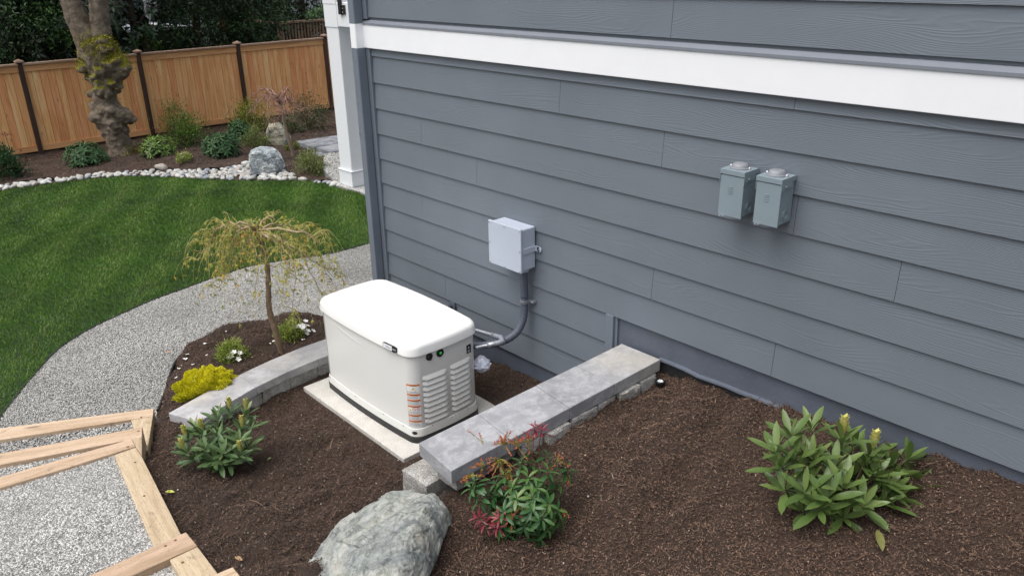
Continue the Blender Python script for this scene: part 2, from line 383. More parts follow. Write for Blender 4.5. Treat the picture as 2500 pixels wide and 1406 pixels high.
M_bigbark = m_bigbark()
# ---------------------------------------------------------------- terrain heights
def sm(t): t = np.clip(t, 0, 1); return t*t*(3-2*t)
def Hfar(x, y): return -.03-.57*sm((-5.2-x)/11.5)
class RBF:
    def __init__(s, pts):
        P = np.array(pts, float); s.P = P[:, :2]; D = np.linalg.norm(s.P[:, None]-s.P[None], axis=2)
        D = np.sqrt(D*D+.01); s.w = np.linalg.lstsq(np.c_[D, np.ones(len(P))], P[:, 2], rcond=None)[0]
    def __call__(s, x, y):
        x = np.asarray(x, float); y = np.asarray(y, float)
        d = np.sqrt((x[..., None]-s.P[:, 0])**2+(y[..., None]-s.P[:, 1])**2+.01)
        return d @ s.w[:-1]+s.w[-1]
ZP = RBF([(-3.7, 0, .165), (-4.1, 0, .14), (-5., 0, .1), (-3.0, 0, .2), (-5.06, -1.14, -.02), (-3.73, -1.15, -.02), (-3.7, -.9, -.02), (-5., -.6, -.02), (-3.5, -.5, .05),
          (-3.1, -.6, .1), (-4.4, -1.15, -.02), (-4.4, -.7, -.03), (-4.4, -.24, .02), (-3.9, -.24, .03), (-4., -1.5, .01), (-4.9, -1.9, .01), (-4.36, -2.05, .04), (-5.2, -2.25, 0.), (-4.9, -2.35, .03), (-4.65, -2.44, .10),
          (-4.3, -2.45, .15), (-3.8, -2.5, .20), (-3.4, -2.55, .31), (-3., -2.55, .38), (-3.2, -1.5, .08), (-3., -1.9, .22), (-2.7, -2.5, .45), (-3.3, -2., .19), (-2.8, -1.2, .1), (-3, -3.2, .5), (-5.4, -2.1, -.03)])
ZR = RBF([(-2.5, -.05, .635), (-2.2, 0, .67), (-1.55, 0, .748), (-1.13, 0, .762), (-.6, 0, .82), (1, 0, .9), (-2.5, -.8, .612), (-2.5, -.4, .625), (-2.62, -1.72, .52), (-2.55, -1.3, .56), (-2.2, -.8, .61), (-2.5, -1.5, .535), (-2.4, -1.8, .49), (-2.1, -1.5, .54),
          (-1.2, -.5, .68), (-1.2, -1.2, .62), (-1.2, -2.2, .57), (-.3, -1, .72), (-2.4, -2.6, .52), (1, -2.5, .8)])
LCX = [(-2.2, -5.02), (-2.07, -5.01), (-1.52, -5.18), (-.96, -5.26), (-.3, -5.25), (.1, -5.2)]
def xl(y): return np.interp(y, [a for a, b in LCX], [b for a, b in LCX])
_np = np.random.RandomState(3)
_w = [(_np.uniform(-1, 1, 2)*k, _np.uniform(0, 6.28), a) for k, a in [(5, .009)]*5+[(16, .006)]*6+[(45, .0042)]*8+[(100, .0024)]*8]
def wob(x, y):
    s = 0
    for k, ph, a in _w: s = s+a*np.sin(k[0]*x+k[1]*y+ph)
    return s
def Hnear(x, y):
    x = np.asarray(x, float); y = np.asarray(y, float)
    zp, zr = ZP(x, y), ZR(x, y)
    w = np.where(y > -1.62, .05, .05+np.clip(-1.62-y, 0, 1.2)*.9)
    cx = -2.71-np.clip(-1.62-y, 0, 1.)*.05
    t = sm((x-cx)/w+.5); z = zp*(1-t)+zr*t
    d = xl(y)-x
    zb = np.maximum(Hfar(x, y)+.02, .113-.10*np.clip((d-.13)/.8, 0, 1)-.40*np.clip(-1.98-y, 0, .3))
    w2 = np.where(y > -2.1, .06, .06+np.clip(-2.1-y, 0, 1)*.6)
    t2 = sm(d/w2+.5)*(y > -2.9); z = z*(1-t2)+zb*t2
    x_ = x; lim = np.where(x < -3.46, .150, np.where(x < -3.02, .285, .425)); z = np.where((y < -2.38) & (x > -4.95), np.minimum(z, lim), z); sd = (x+5.44)*.4545+(y+2.10)*.891; z = np.where(x < -4.82, np.minimum(z, -.035+np.maximum(sd, 0)*.5), z)
    padm = np.minimum(np.minimum(np.minimum(x+5.06, -3.73-x), y+1.15), -.26-y); z = np.where(padm > 0, -.04, z)
    return z+wob(x, y)*np.where(padm > -.1, .0, 1.)
def Hbed(x, y): return Hfar(x, y)+.05-.10*sm((-16.-x)/2.8)+1.5*wob(x*.5, y*.5)

def inpoly(x, y, poly):
    c = np.zeros(len(x), bool); n = len(poly)
    for i in range(n):
        x0, y0 = poly[i]; x1, y1 = poly[(i+1) % n]
        k = ((y0 > y) != (y1 > y)) & (x < (x1-x0)*(y-y0)/(y1-y0+1e-12)+x0); c ^= k
    return c
def dense(poly, step):
    out = []
    for i in range(len(poly)):
        a = np.array(poly[i]); b = np.array(poly[(i+1) % len(poly)]); k = max(1, int(np.linalg.norm(b-a)/step))
        for j in range(k): out.append(tuple(a+(b-a)*j/k))
    return out
def region(name, poly, H, step, m, dz=0.):
    P = dense(poly, step); a = np.array(P); x0, y0 = a.min(0); x1, y1 = a.max(0)
    gx, gy = np.meshgrid(np.arange(x0, x1, step), np.arange(y0, y1, step)); gx = gx.ravel()+.01*step; gy = gy.ravel()+.013*step
    k = inpoly(gx, gy, P); gx, gy = gx[k], gy[k]
    V = [Vector(p) for p in P]+[Vector((a, b)) for a, b in zip(gx, gy)]
    r = delaunay_2d_cdt(V, [], [list(range(len(P)))], 1, 1e-5)
    vv = np.array([(v.x, v.y) for v in r[0]]); z = H(vv[:, 0], vv[:, 1])+dz
    me = bpy.data.meshes.new(name); me.from_pydata([(p[0], p[1], float(q)) for p, q in zip(vv, z)], [], [list(f) for f in r[2]]); me.update()
    for po in me.polygons: po.use_smooth = True
    o = bpy.data.objects.new(name, me); COL.objects.link(o); me.materials.append(m)
    if me.polygons and me.polygons[0].normal.z < 0: me.flip_normals()
    o['kind'] = 'structure'; return o
def smooth_line(P, n=6):
    P = np.array(P, float); out = []
    for i in range(len(P)-1):
        p0, p1, p2, p3 = P[max(i-1, 0)], P[i], P[i+1], P[min(i+2, len(P)-1)]
        for j in range(n):
            t = j/n; out.append(.5*((2*p1)+(-p0+p2)*t+(2*p0-5*p1+4*p2-p3)*t*t+(-p0+3*p1-3*p2+p3)*t**3))
    out.append(P[-1]); return [tuple(q) for q in out]
def gl(px, H): return [tuple(G(p, H)[:2]) for p in px]

edge_lawn = smooth_line(gl([(-160, 1290), (-60, 1120), (2, 1018), (50, 956), (104, 893), (144, 853), (180, 828), (234, 797), (288, 772), (346, 745), (396, 725), (450, 706), (504, 686), (558, 668), (612, 651), (720, 633), (810, 619), (900, 596)], Hfar))
e_end = edge_lawn[-1]
lawn_top = smooth_line(gl([(-900, 690), (-420, 552), (-120, 490), (0, 468), (90, 455), (180, 443), (252, 436), (342, 432), (432, 436), (540, 441), (630, 443), (720, 443), (792, 448), (835, 459), (864, 468), (900, 483)], Hfar))
stone_top = smooth_line(gl([(-900, 672), (-420, 537), (-120, 478), (0, 459), (90, 447), (180, 436), (252, 428), (342, 422), (432, 420), (540, 417), (600, 406), (640, 408), (690, 420), (720, 437)], Hfar))
lt_end = lawn_top[-1]
POLY_LAWN = edge_lawn+[(-6.0, 1.6), (-5.6, 1.7), (-5.6, 2.9), lt_end]+lawn_top[::-1][1:]+[(-19., -6.), (-13, -9), (-7, -7)]
edge_bed = smooth_line(gl([(788, 783), (738, 782), (684, 788), (612, 801), (540, 817), (486, 840), (454, 864), (428, 893), (414, 929), (407, 956), (399, 980), (386, 1010)], Hfar))
bed0 = [(-5.50, 0.02), (-5.62, -.02), (-5.85, -.10)]
edge_bed_full = smooth_line(bed0[2:]+edge_bed[::6], 6)
edge_bed_full = bed0[:2]+edge_bed_full
POLY_PATH = edge_lawn[::-1]+[(-5.2, -6.5), (-4.2, -5.5), (-4.95, -3.2), (-5.2, -2.2)]+edge_bed_full[::-1]+[(-5.55, .4), (-5.55, 1.7), (-6., 1.6)]
STR_Y = -2.6
POLY_NEAR = edge_bed_full+[(-5.42, -2.14), (-5.1, -2.35), (-4.9, -2.42), (-4.7, -2.52), (-4.2, -2.66), (-3.2, -2.72), (-2.7, -2.8), (-2.2, -4.6), (3.2, -4.6), (3.2, .06), (-5.4, .06)]
region('lawn', POLY_LAWN, lambda x, y: Hfar(x, y)+.004, .16, M_lawnb)
region('gravel_path', POLY_PATH, lambda x, y: Hfar(x, y)-.004, .10, M_gravb)
region('mulch_ground', POLY_NEAR, Hnear, .035, M_mulch)
POLY_FAR = stone_top+[(-10.3, 2.2), (-10.35, 3.2), (-10.4, 5.3)]+[(-10.4, 10.), (-19.2, 11.), (-19.6, -8.), (-17.8, -6.)]
# keep the strip of the bed that runs round the right end of the stones down to the column
sr = gl([(735, 441), (770, 437), (800, 428), (815, 430), (828, 444)], Hfar)
POLY_FAR = stone_top+lawn_top[-19:-9][:0]+gl([(745, 444), (790, 446), (832, 455)], Hfar)+[(-10.9, 3.0), (-10.9, 5.3), (-10.9, 15.), (-19.9, 15.), (-19.9, -12.), (-17.8, -12.)]
region('garden_bed', POLY_FAR, Hbed, .14, M_mulch)
# stone strip ground
POLY_STRIP = stone_top+lawn_top[::-1]
region('stone_border_ground', stone_top+gl([(745, 444)], Hfar)+[p for p in lawn_top[::-1] if p[0] < gl([(750, 446)], Hfar)[0][0]+9 and inpoly(np.array([p[0]]), np.array([p[1]]), [(-99, -99), (lawn_top[-25][0], -99), (lawn_top[-25][0], 99), (-99, 99)])[0]], lambda x, y: Hfar(x, y)+.012, .2, M_mulch)
POLY_SLAB = [(-10.45, 2.72), (-5.56, 2.72), (-5.56, 9), (-10.45, 9)]
g = MB(); g.prism([(-10.985, 2.75), (-5.58, 2.75), (-5.58, 9), (-10.54, 9), (-10.54, 3.2), (-10.985, 3.2)], -.6, -.255); tag(obj('patio', g, M_patio, bevel=.01), kind='structure')
g = MB(); g.add([(-260, -260, -1.1), (260, -260, -1.1), (260, 260, -1.1), (-260, 260, -1.1)], [(0, 1, 2, 3)]); tag(obj('ground', g, M_soil), kind='structure')
# ground behind the fence and under the stairs / deck side
g = MB(); g.prism([(-60, -30), (-19.3, -30), (-19.3, 30), (-60, 30)], -1., -.62); tag(obj('neighbour_ground', g, M_soil), kind='structure')
# pavers and stepping slabs
def quad_slab(name, px, z, th, m):
    P = [hz(p, z)[:2] for p in px]; g = MB(); g.prism(P, z-th, z, random.random()); return g
def ccw(P):
    a = sum(P[i][0]*P[(i+1) % len(P)][1]-P[(i+1) % len(P)][0]*P[i][1] for i in range(len(P))); return P if a > 0 else P[::-1]

# lawn and bed edging
def ribbon(P, H, z0, z1, w):
    g = MB(); P = np.array(P); n = len(P); T = np.gradient(P, axis=0); T /= np.linalg.norm(T, axis=1)[:, None]; N = np.c_[-T[:, 1], T[:, 0]]
    V = []
    for i in range(n):
        h = float(H(P[i, 0], P[i, 1]))
        for s, z in ((-1, z0), (-1, z1), (1, z1), (1, z0)): V.append((*(P[i]+N[i]*s*w/2), h+z))
    F = [(i*4+j, (i+1)*4+j, (i+1)*4+(j+1) % 4, i*4+(j+1) % 4) for i in range(n-1) for j in range(4)]+[(0, 1, 2, 3), (n*4-1, n*4-2, n*4-3, n*4-4)]
    return g.add(V, F)
tag(obj('lawn_edging', ribbon(edge_lawn, Hfar, -.06, .012, .010), M_edge), 'thin black plastic edging strip along the curve of the lawn', 'edging')
tag(obj('bed_edging', ribbon(edge_bed_full[2:], Hfar, -.06, .035, .012), M_edge), 'thin black plastic edging strip round the small maple bed', 'edging')

# ---------------------------------------------------------------- scattered stuff
def axes(n, tilt):
    a = rg.uniform(0, 2*np.pi, n); t = rg.normal(0, tilt, n); rl = rg.normal(0, tilt, n)
    d = np.c_[np.cos(a)*np.cos(t), np.sin(a)*np.cos(t), np.sin(t)]
    s0 = np.c_[-np.sin(a), np.cos(a), np.zeros(n)]; u0 = np.cross(d, s0)
    s = s0*np.cos(rl)[:, None]+u0*np.sin(rl)[:, None]; return d, s, np.cross(d, s)
def scatter_pts(poly, n, dens=None):
    a = np.array(poly); x0, y0 = a.min(0); x1, y1 = a.max(0); X = []; Y = []; c = 0
    while c < n:
        x = rg.uniform(x0, x1, n*2); y = rg.uniform(y0, y1, n*2); k = inpoly(x, y, poly)
        if dens is not None: k &= rg.uniform(0, 1, n*2) < dens(x, y)
        X.append(x[k]); Y.append(y[k]); c += k.sum()
    return np.concatenate(X)[:n], np.concatenate(Y)[:n]
def chips(name, x, y, H, Lr, Wr, m, tilt=.28, lift=.004, label=None):
    n = len(x); z = H(x, y)+lift+np.abs(rg.normal(0, .006, n)); d, s, u = axes(n, tilt)
    L = rg.uniform(*Lr, n)*rg.uniform(.5, 1, n); Wd = rg.uniform(*Wr, n); c = np.c_[x, y, z]; b = rg.normal(0, .12, n)
    V = np.empty((n, 6, 3)); k = 0
    for t in (-.5, 0, .5):
        for q in (-.5, .5):
            V[:, k] = c+d*(L*t)[:, None]+s*(Wd*q*(1 if t == 0 else .6))[:, None]+u*((L*b)*(1 if t == 0 else 0))[:, None]; k += 1
    base = (np.arange(n)*6)[:, None]; F = np.concatenate([base+np.array([[0, 1, 3, 2]]), base+np.array([[2, 3, 5, 4]])])
    g = MB(); g.addn(V.reshape(-1, 3), F, np.repeat(rg.uniform(0, 1, n), 6)); o = obj(name, g, m); o['kind'] = 'stuff'; return o
def stones(name, x, y, H, size, m, flat=.6, lift=0.):
    n = len(x); d, s, u = axes(n, .5); r = rg.uniform(size[0], size[1], n); c = np.c_[x, y, H(x, y)+lift+r*.25*rg.uniform(-.4, 1.2, n)]
    V = np.empty((n, 6, 3)); j = lambda: rg.uniform(.65, 1.25, n)[:, None]; R = r[:, None]
    V[:, 0] = c+d*R*j(); V[:, 1] = c+s*R*.8*j(); V[:, 2] = c-d*R*j(); V[:, 3] = c-s*R*.8*j(); V[:, 4] = c+u*R*flat*j()+d*R*.2*(j()-1); V[:, 5] = c-u*R*flat*j()
    F = np.array([[0, 1, 4], [1, 2, 4], [2, 3, 4], [3, 0, 4], [1, 0, 5], [2, 1, 5], [3, 2, 5], [0, 3, 5]])
    F = ((np.arange(n)*6)[:, None, None]+F[None]).reshape(-1, 3)
    g = MB(); g.addn(V.reshape(-1, 3), F, np.repeat(rg.uniform(0, 1, n), 6)); o = obj(name, g, m); o['kind'] = 'stuff'; return o
CAPR = (-2.877, -2.575)
def clear(x, y):
    pad = (x > -5.08) & (x < -3.71) & (y > -1.17) & (y < -.25); cr = (x > -2.86) & (x < -2.59) & (y > -1.6)
    cl = (np.abs(x-xl(y)) < .115) & (y > -2.04)
    return ~(pad | cr | cl)
NC = 330000
x, y = scatter_pts(POLY_NEAR, NC, lambda x, y: (x < 1.) & (y > -3.6)); k = clear(x, y); x, y = x[k], y[k]
dry = np.clip((x+2.5)/1.0, 0, 1)*np.clip(1-(np.abs(y+1.4)-1.)/1.5, .1, 1)
kd = rg.uniform(0, 1, len(x)) < np.where(x > -2.6, .75, .22)
kk = rg.uniform(0, 1, len(x)) < .55
chips('mulch_shreds', x[~kd & kk], y[~kd & kk], Hnear, (.008, .028), (.0018, .0045), M_chip)
chips('mulch_crumbs', x[~kd & ~kk], y[~kd & ~kk], Hnear, (.005, .016), (.003, .008), M_chip, .6)
chips('dry_mulch_shreds', x[kd & kk], y[kd & kk], Hnear, (.007, .026), (.0018, .0045), M_chipr, .35)
chips('dry_mulch_crumbs', x[kd & ~kk], y[kd & ~kk], Hnear, (.005, .016), (.003, .008), M_chipr, .6)
x, y = scatter_pts(POLY_NEAR, 420, lambda x, y: (x < 0.) & (y > -3.)); k = clear(x, y)
chips('long_mulch_splinters', x[k], y[k], Hnear, (.06, .13), (.003, .006), M_chipr, .15, .012)
x, y = scatter_pts(POLY_FAR, 26000, lambda x, y: (y < 8)&(y>-4)); chips('bed_mulch_shreds', x, y, Hbed, (.03, .09), (.008, .018), M_chip)
x, y = scatter_pts(POLY_PATH, 150000, lambda x, y: np.where(y < .4, 1., .5)*(y > -4.2)); stones('path_gravel', x, y, lambda a, b: Hfar(a, b)+.002, (.0038, .0088), M_grav)
x, y = scatter_pts(POLY_LAWN, 420000, lambda x, y: np.where(x > -12.5, 1., .6)*(y > -5)*(x > -17)); n = len(x)
far = np.clip((-x-5)/10, 0, 1); hb = rg.uniform(.018, .038, n); z = Hfar(x, y); a = rg.uniform(0, 6.283, n); wd = (.0022+.0045*far)
st = np.sin((x*.55+y*1.)*7.5+np.sin(x*2+y)*.8); ld = np.c_[-.25+.3*np.sign(st)*.6, .35*np.sign(st)]; lean = ld*hb[:, None]*.9+rg.normal(0, 1, (n, 2))*hb[:, None]*.55
V = np.empty((n, 3, 3)); V[:, 0] = np.c_[x-np.cos(a)*wd, y-np.sin(a)*wd, z]; V[:, 1] = np.c_[x+np.cos(a)*wd, y+np.sin(a)*wd, z]; V[:, 2] = np.c_[x+lean[:, 0], y+lean[:, 1], z+hb]
g = MB(); g.addn(V.reshape(-1, 3), np.arange(n*3).reshape(-1, 3), np.repeat(np.clip(rg.uniform(0, .93, n)+.13*st, 0, 1), 3)); tag(obj('grass', g, M_grass), kind='stuff')
# ---------------------------------------------------------------- house
HX = -5.487
house = thing('house', 'grey lap-sided house wall with a broad white band and grey painted footing', 'house', (-2, 4, .2))
RV = .2032; Z0 = .903
rows = [(Z0+RV*i, Z0+RV*(i+1), HX, 3.2) for i in range(7)]+[(Z0+RV*7, 2.40, HX, 3.2)]
rows += [(Z0-RV*(i+1), Z0-RV*i, HX, -3.0205) for i in range(3)]
rows += [(2.612+RV*i, 2.612+RV*(i+1), HX+.0, 3.2) for i in range(-1, 17)]
rows = [r for r in rows if r[0] != 2.612-RV]+[(2.572, 2.625, HX, 3.2)]
joints = [(2.215, -3.449), (1.655, -4.264), (2.03, -2.653), (1.24, -2.675), (2.721, -2.64), (1.608, -1.293), (.973, -1.853), (1.848, -1.827), (1.05, .6), (1.45, 1.1), (2.2, .9), (2.36, -1.9), (.6, -4.7), (1.86, -4.9), (3.0, -4.2), (3.3, -1.2), (3.1, .6), (1.3, -4.95)]
mb = MB()
for (a, b, x0, x1) in rows:
    cuts = sorted([x0]+[jx for jz, jx in joints if a <= jz < b and x0 < jx < x1]+[x1])
    thin = abs(a-2.572) < .001
    for c0, c1 in zip(cuts[:-1], cuts[1:]):
        xa = c0+(.0012 if c0 != x0 else 0); xb = c1-(.0012 if c1 != x1 else 0)
        yb, yt = (.014, .016) if thin else (0., .0145)
        V = [(xa, yb, a), (xb, yb, a), (xb, yt, b+.02), (xa, yt, b+.02), (xa, .0245, a), (xb, .0245, a), (xb, .0245, b+.02), (xa, .0245, b+.02)]
        mb.add(V, [(0, 1, 2, 3), (4, 7, 6, 5), (0, 4, 5, 1), (3, 2, 6, 7), (0, 3, 7, 4), (1, 5, 6, 2)])
pobj('siding', mb, M_side, house)
g = MB(); g.prism([(-5.57, .03), (3.4, .03), (3.4, 8), (-5.57, 8)], -.62, 6.2); 
core = pobj('wall', g, M_trim, house)
g = MB(); g.prism([(-2.985, .026), (3.3, .026), (3.3, .2), (-2.985, .2)], .2, .905)
g.prism([(-5.5, .0255), (-2.99, .0255), (-2.99, .2), (-5.5, .2)], -.3, .297)
pobj('foundation', g, M_found, house)

def ledge():
    g = MB(); xs = np.linspace(-2.60, 3., 60); V = []
    for i, xx in enumerate(xs):
        zz = .722+.004*math.sin(xx*9)+.003*math.sin(xx*23+1); yy = .006+.002*math.sin(xx*17)
        V += [(xx, yy+.02, zz+.012), (xx, yy, zz+.006), (xx, yy-.002, zz-.004), (xx, yy+.02, zz-.008)]
    F = [(i*4+j, (i+1)*4+j, (i+1)*4+j+1, i*4+j+1) for i in range(59) for j in range(3)]; return g.add(V, F)
pobj('footing_lip', ledge(), M_found, house)
g = MB(); g.box(-2.62, 3., .0225, .0255, .3, .716); pobj('damp_membrane', g, M_black, house)
g = MB(); g.box(-3.0195, -2.957, -.006, .024, -.05, .902); g.box(-2.957, -2.935, .012, .0245, -.05, .898); pobj('end_trim', g, M_trim, house, bevel=.002)
g = MB(); g.box(-5.56, HX-.001, -.014, .028, -.3, 2.3845); g.box(-5.56, HX-.001, -.014, .028, 2.598, 6.1); g.box(-5.585, -5.5615, -.014, .12, -.3, 6.1); pobj('corner_board', g, M_trim, house, bevel=.002)
g = MB(); g.box(-5.555, 3.2, -.026, .028, 2.385, 2.558); pobj('white_band', g, M_band, house, bevel=.003)
g = MB()
def fl(x0, x1, e=0):
    V = []
    for xx in (x0, x1): V += [(xx, .008, 2.592+e), (xx, -.024-e, 2.575+e), (xx, -.032-e, 2.572+e), (xx, -.032-e, 2.5585), (xx, -.028-e, 2.5585), (xx, -.026-e, 2.568), (xx, .008, 2.584)]
    g.add(V, [(i, i+7, (i+1) % 7+7, (i+1) % 7) for i in range(7)]+[list(range(7))[::-1], list(range(7, 14))])
fl(-5.555, -4.05); fl(-4.055, -.72, .0012); fl(-.725, 3.2, .0)
pobj('drip_flashing', g, M_flash, house)
def downspout():
    prof = [(-.038, -.034), (-.032, -.039), (.032, -.039), (.038, -.034), (.038, .034), (.032, .039), (-.032, .039), (-.038, .034)]
    cx, cy = -5.575, -.056
    def seg(z0, z1, s=1.): g = MB(); g.prism([(cx+a*s, cy+b*s) for a, b in prof], z0, z1); return g
    o = pobj('downspout', seg(-.12, 1.70), M_trim, house); o2 = pobj('downspout', seg(1.685, 2.385, 1.05), M_trim, house)
    o3 = pobj('downspout', seg(2.3855, 2.566, 1.055), M_band, house); o3['label'] = 'white painted length of the downspout crossing the white band'
    pobj('downspout', seg(2.5665, 6.1, 1.05), M_trim, house)
    g = MB(); g.lathe([(.004, 0), (.004, .003), (.001, .004)], (-5.597, -.0985, 1.715), 'y', 8); pobj('rivet', g, M_blackp, house)
downspout()

# ---------------------------------------------------------------- porch post and beam beyond the corner
porch = thing('porch', 'white square porch post with plinth carrying a white beam beside the grey corner', 'porch', (-10.75, 2.98, -.26))
g = MB(); g.box(-10.945, -10.57, 2.79, 3.165, -.25, -.02); g.box(-10.955, -10.56, 2.78, 3.175, -.02, 0.002); pobj('plinth', g, M_white, porch, bevel=.006)
g = MB(); g.box(-10.925, -10.59, 2.81, 3.145, .0, 2.14); pobj('post', g, M_white, porch, bevel=.012)
g = MB(); g.box(-10.932, -10.578, 2.80, 3.155, 2.12, 2.44); g.box(-10.937, -10.572, 2.795, 3.16, 2.44, 2.75); g.box(-10.569, -5.62, 2.80, 3.155, 2.14, 2.47); g.box(-10.93, -10.6, 3.17, 8., 2.14, 2.47)
pobj('beam', g, M_white, porch, bevel=.006)
bx0, bx1, bx2 = onY((828.5, 20), 2.79)[0], onY((835, 20), 2.79)[0], onY((842, 20), 2.79)[0]; bz0 = onY((832, 36), 2.79)[2]; bz1 = onY((838, 13), 2.79)[2]
g = MB(); g.box(bx0, bx1, 2.765, 2.794, bz0, bz0+.62); g.box(bx1+.0004, bx2, 2.778, 2.7945, bz0+.005, bz1)
pobj('bracket', g, M_blackp, porch)
for i in range(3):
    b = MB(); b.lathe([(.008, 0), (.008, .006), (.003, .01)], ((bx1+bx2)/2, 2.7778, bz0+.03+i*.05), 'y', 8); pobj('bolt', b, M_silver, porch)

# ---------------------------------------------------------------- electrical boxes
def round_box(x0, x1, y0, y1, z0, z1): g = MB(); g.box(x0, x1, y0, y1, z0, z1); return g
jb = thing('junction_box', 'pale grey plastic junction box with screwed cover above the curved conduit', 'junction box', (-3.82, 0, 1.037))
pobj('box_body', round_box(-3.972, -3.664, -.128, -.001, 1.045, 1.342), M_pvcbox, jb, bevel=.008, seg=3)
pobj('cover', round_box(-3.983, -3.655, -.146, -.128, 1.037, 1.352), M_pvcbox, jb, bevel=.005, seg=2)
for sx in (-3.970, -3.819, -3.668):
    for sz in (1.050, 1.195, 1.339):
        if sx == -3.819 and sz == 1.195: continue
        g = MB(); g.lathe([(.0062, 0), (.0062, .003), (.0035, .0045)], (sx, -.1462, sz), 'y', 10)
        g.v[-1][:, 1] = -.1462-(g.v[-1][:, 1]+.1462)*-1 if False else g.v[-1][:, 1]
        pobj('screw', g, M_silver, jb)
g = MB(); g.box(-3.664, -3.656, -.127, -.006, 1.168, 1.205); g.box(-3.664, -3.622, -.008, -.002, 1.168, 1.205); g.lathe([(.020, .002), (.020, .008)], (-3.622, 0, 1.1865), 'y', 14)
lug = pobj('mounting_lug', g, M_pvcbox, jb); g = MB(); g.lathe([(.007, -.0), (.007, .004), (.003, .006)], (-3.620, -.0085, 1.1865), 'y', 10); s = obj('screw', g, M_silver); s.parent = lug

def disc_box(x0, label, first):
    x1 = x0+.134; t = thing('disconnect_box', label, 'electrical box', (x0+.067, 0, 1.77), 'disconnect boxes on the wall')
    pobj('enclosure', round_box(x0+.004, x1-.004, -.122, -.001, 1.782, 1.992), M_disc, t, bevel=.002)
    pobj('front_cover', round_box(x0, x1, -.130, -.1222, 1.774, 1.985), M_disc, t, bevel=.0015)
    g = MB(); g.box(x0-.003, x1+.003, -.134, -.002, 1.990, 2.016); 
    for xx in (x0-.003, x1+.0002): g.box(xx, xx+.0028, -.134, -.03, 1.962, 1.990); g.add([(xx, -.134, 1.962), (xx+.0028, -.134, 1.962), (xx, -.134, 1.945), (xx+.0028, -.134, 1.945), (xx, -.09, 1.962), (xx+.0028, -.09, 1.962)], [(0, 2, 3, 1), (0, 4, 2), (1, 3, 5), (2, 4, 5, 3)])
    pobj('hood', g, M_disc, t, bevel=.0015)
    g = MB(); g.lathe([(.050, 2.0162), (.050, 2.021), (.044, 2.024), (.040, 2.034), (.034, 2.041), (.02, 2.044), (.001, 2.045)], (x0+.067, -.066, 0), 'z', 28)
    g.prism([(x0+.014, -.076), (x0+.024, -.084), (x0+.067, -.116), (x0+.11, -.084), (x0+.12, -.076), (x0+.12, -.056), (x0+.11, -.048), (x0+.067, -.016), (x0+.024, -.048), (x0+.014, -.056)], 2.0161, 2.020)
    hub = pobj('hub_plate', g, M_hub, t, auto=40)
    for xx in (x0+.014, x0+.12):
        g = MB(); g.lathe([(.0075, 2.0162), (.0075, 2.024), (.004, 2.028)], (xx, -.066, 0), 'z', 8); s = obj('screw', g, M_silver); s.parent = hub
    g = MB()
    for r in (.026, .0155):
        P = [(x1+.0002-.0036, -.062+r*math.cos(a), 1.822+r*math.sin(a)) for a in np.linspace(.5, 6.3, 26)]; g.tube(P, .0022, 6)
    g.box(x1-.0045, x1-.002, -.07, -.055, 1.7925, 1.7955); pobj('knockout', g, M_disc, t)
    g = MB(); cx = x0+.062
    for zz in (1.918, 1.928, 1.897): g.box(cx-.013, cx+.013, -.1322, -.1300, zz-.0012, zz+.0012)
    for zz in (1.907,): g.box(cx-.013, cx+.013, -.1322, -.1300, zz-.0012, zz+.0012)
    pobj('embossed_mark', g, M_disc, t)
    g = MB(); g.prism([(x0+.012, -.131), (x0+.016, -.148), (x0+.026, -.152), (x0+.036, -.148), (x0+.04, -.131)], 1.772, 1.7745); l = pobj('latch_tab', g, M_silver, t)
    g = MB(); g.lathe([(.006, 1.7746), (.006, 1.7752)], (x0+.026, -.142, 0), 'z', 10); s = obj('latch_hole', g, M_blackp); s.parent = l
    g = MB(); g.lathe([(.005, 0), (.004, .003)], (x1+.003, -.09, 1.975), 'x', 8); pobj('rivet', g, M_silver, t)
disc_box(-2.184, 'grey-green metal disconnect box on the wall, the one nearer the plastic junction box', True)
disc_box(-1.980, 'grey-green metal disconnect box on the wall, the one beside the vertical siding joint', False)

# conduit
cdt = thing('conduit', 'dark grey flexible conduit curving from the junction box down to the generator', 'conduit', (-3.72, -.05, .5))
P = [(-3.725, -.06, 1.04), (-3.725, -.055, .95), (-3.727, -.05, .86), (-3.727, -.05, .78), (-3.726, -.055, .70), (-3.728, -.075, .63), (-3.742, -.12, .56), (-3.785, -.18, .51), (-3.85, -.25, .480), (-3.93, -.33, .468), (-4.03, -.39, .465), (-4.06, -.44, .465)]
P = smooth_line(P, 8); 
mb = MB(); mb.tube(P[19:], [.0265+.0012*math.sin(i*2.1) for i in range(len(P)-19)], 14); pobj('flexible_tube', mb, M_cond, cdt, smooth=True)
mb = MB(); mb.tube(P[:21], .0285, 16); pobj('rigid_sleeve', mb, M_cond, cdt, smooth=True)
mb = MB(); mb.lathe([(.037, 1.018), (.039, 1.022), (.039, 1.036), (.037, 1.0445)], (-3.725, -.06, 0), 'z', 20); pobj('fitting', mb, M_pvcbox, cdt, auto=40)
mb = MB()
for dz in (-.008, .004): mb.lathe([(.029, .787+dz), (.0325, .787+dz), (.0325, .793+dz), (.029, .793+dz)], (-3.7272, -.05, 0), 'z', 20)
mb.box(-3.70, -3.660, -.030, -.002, .782, .796); mb.lathe([(.007, .0), (.004, .006)], (-3.668, -.030, .789), 'y', 8); pobj('pipe_clamp', mb, M_silver, cdt)

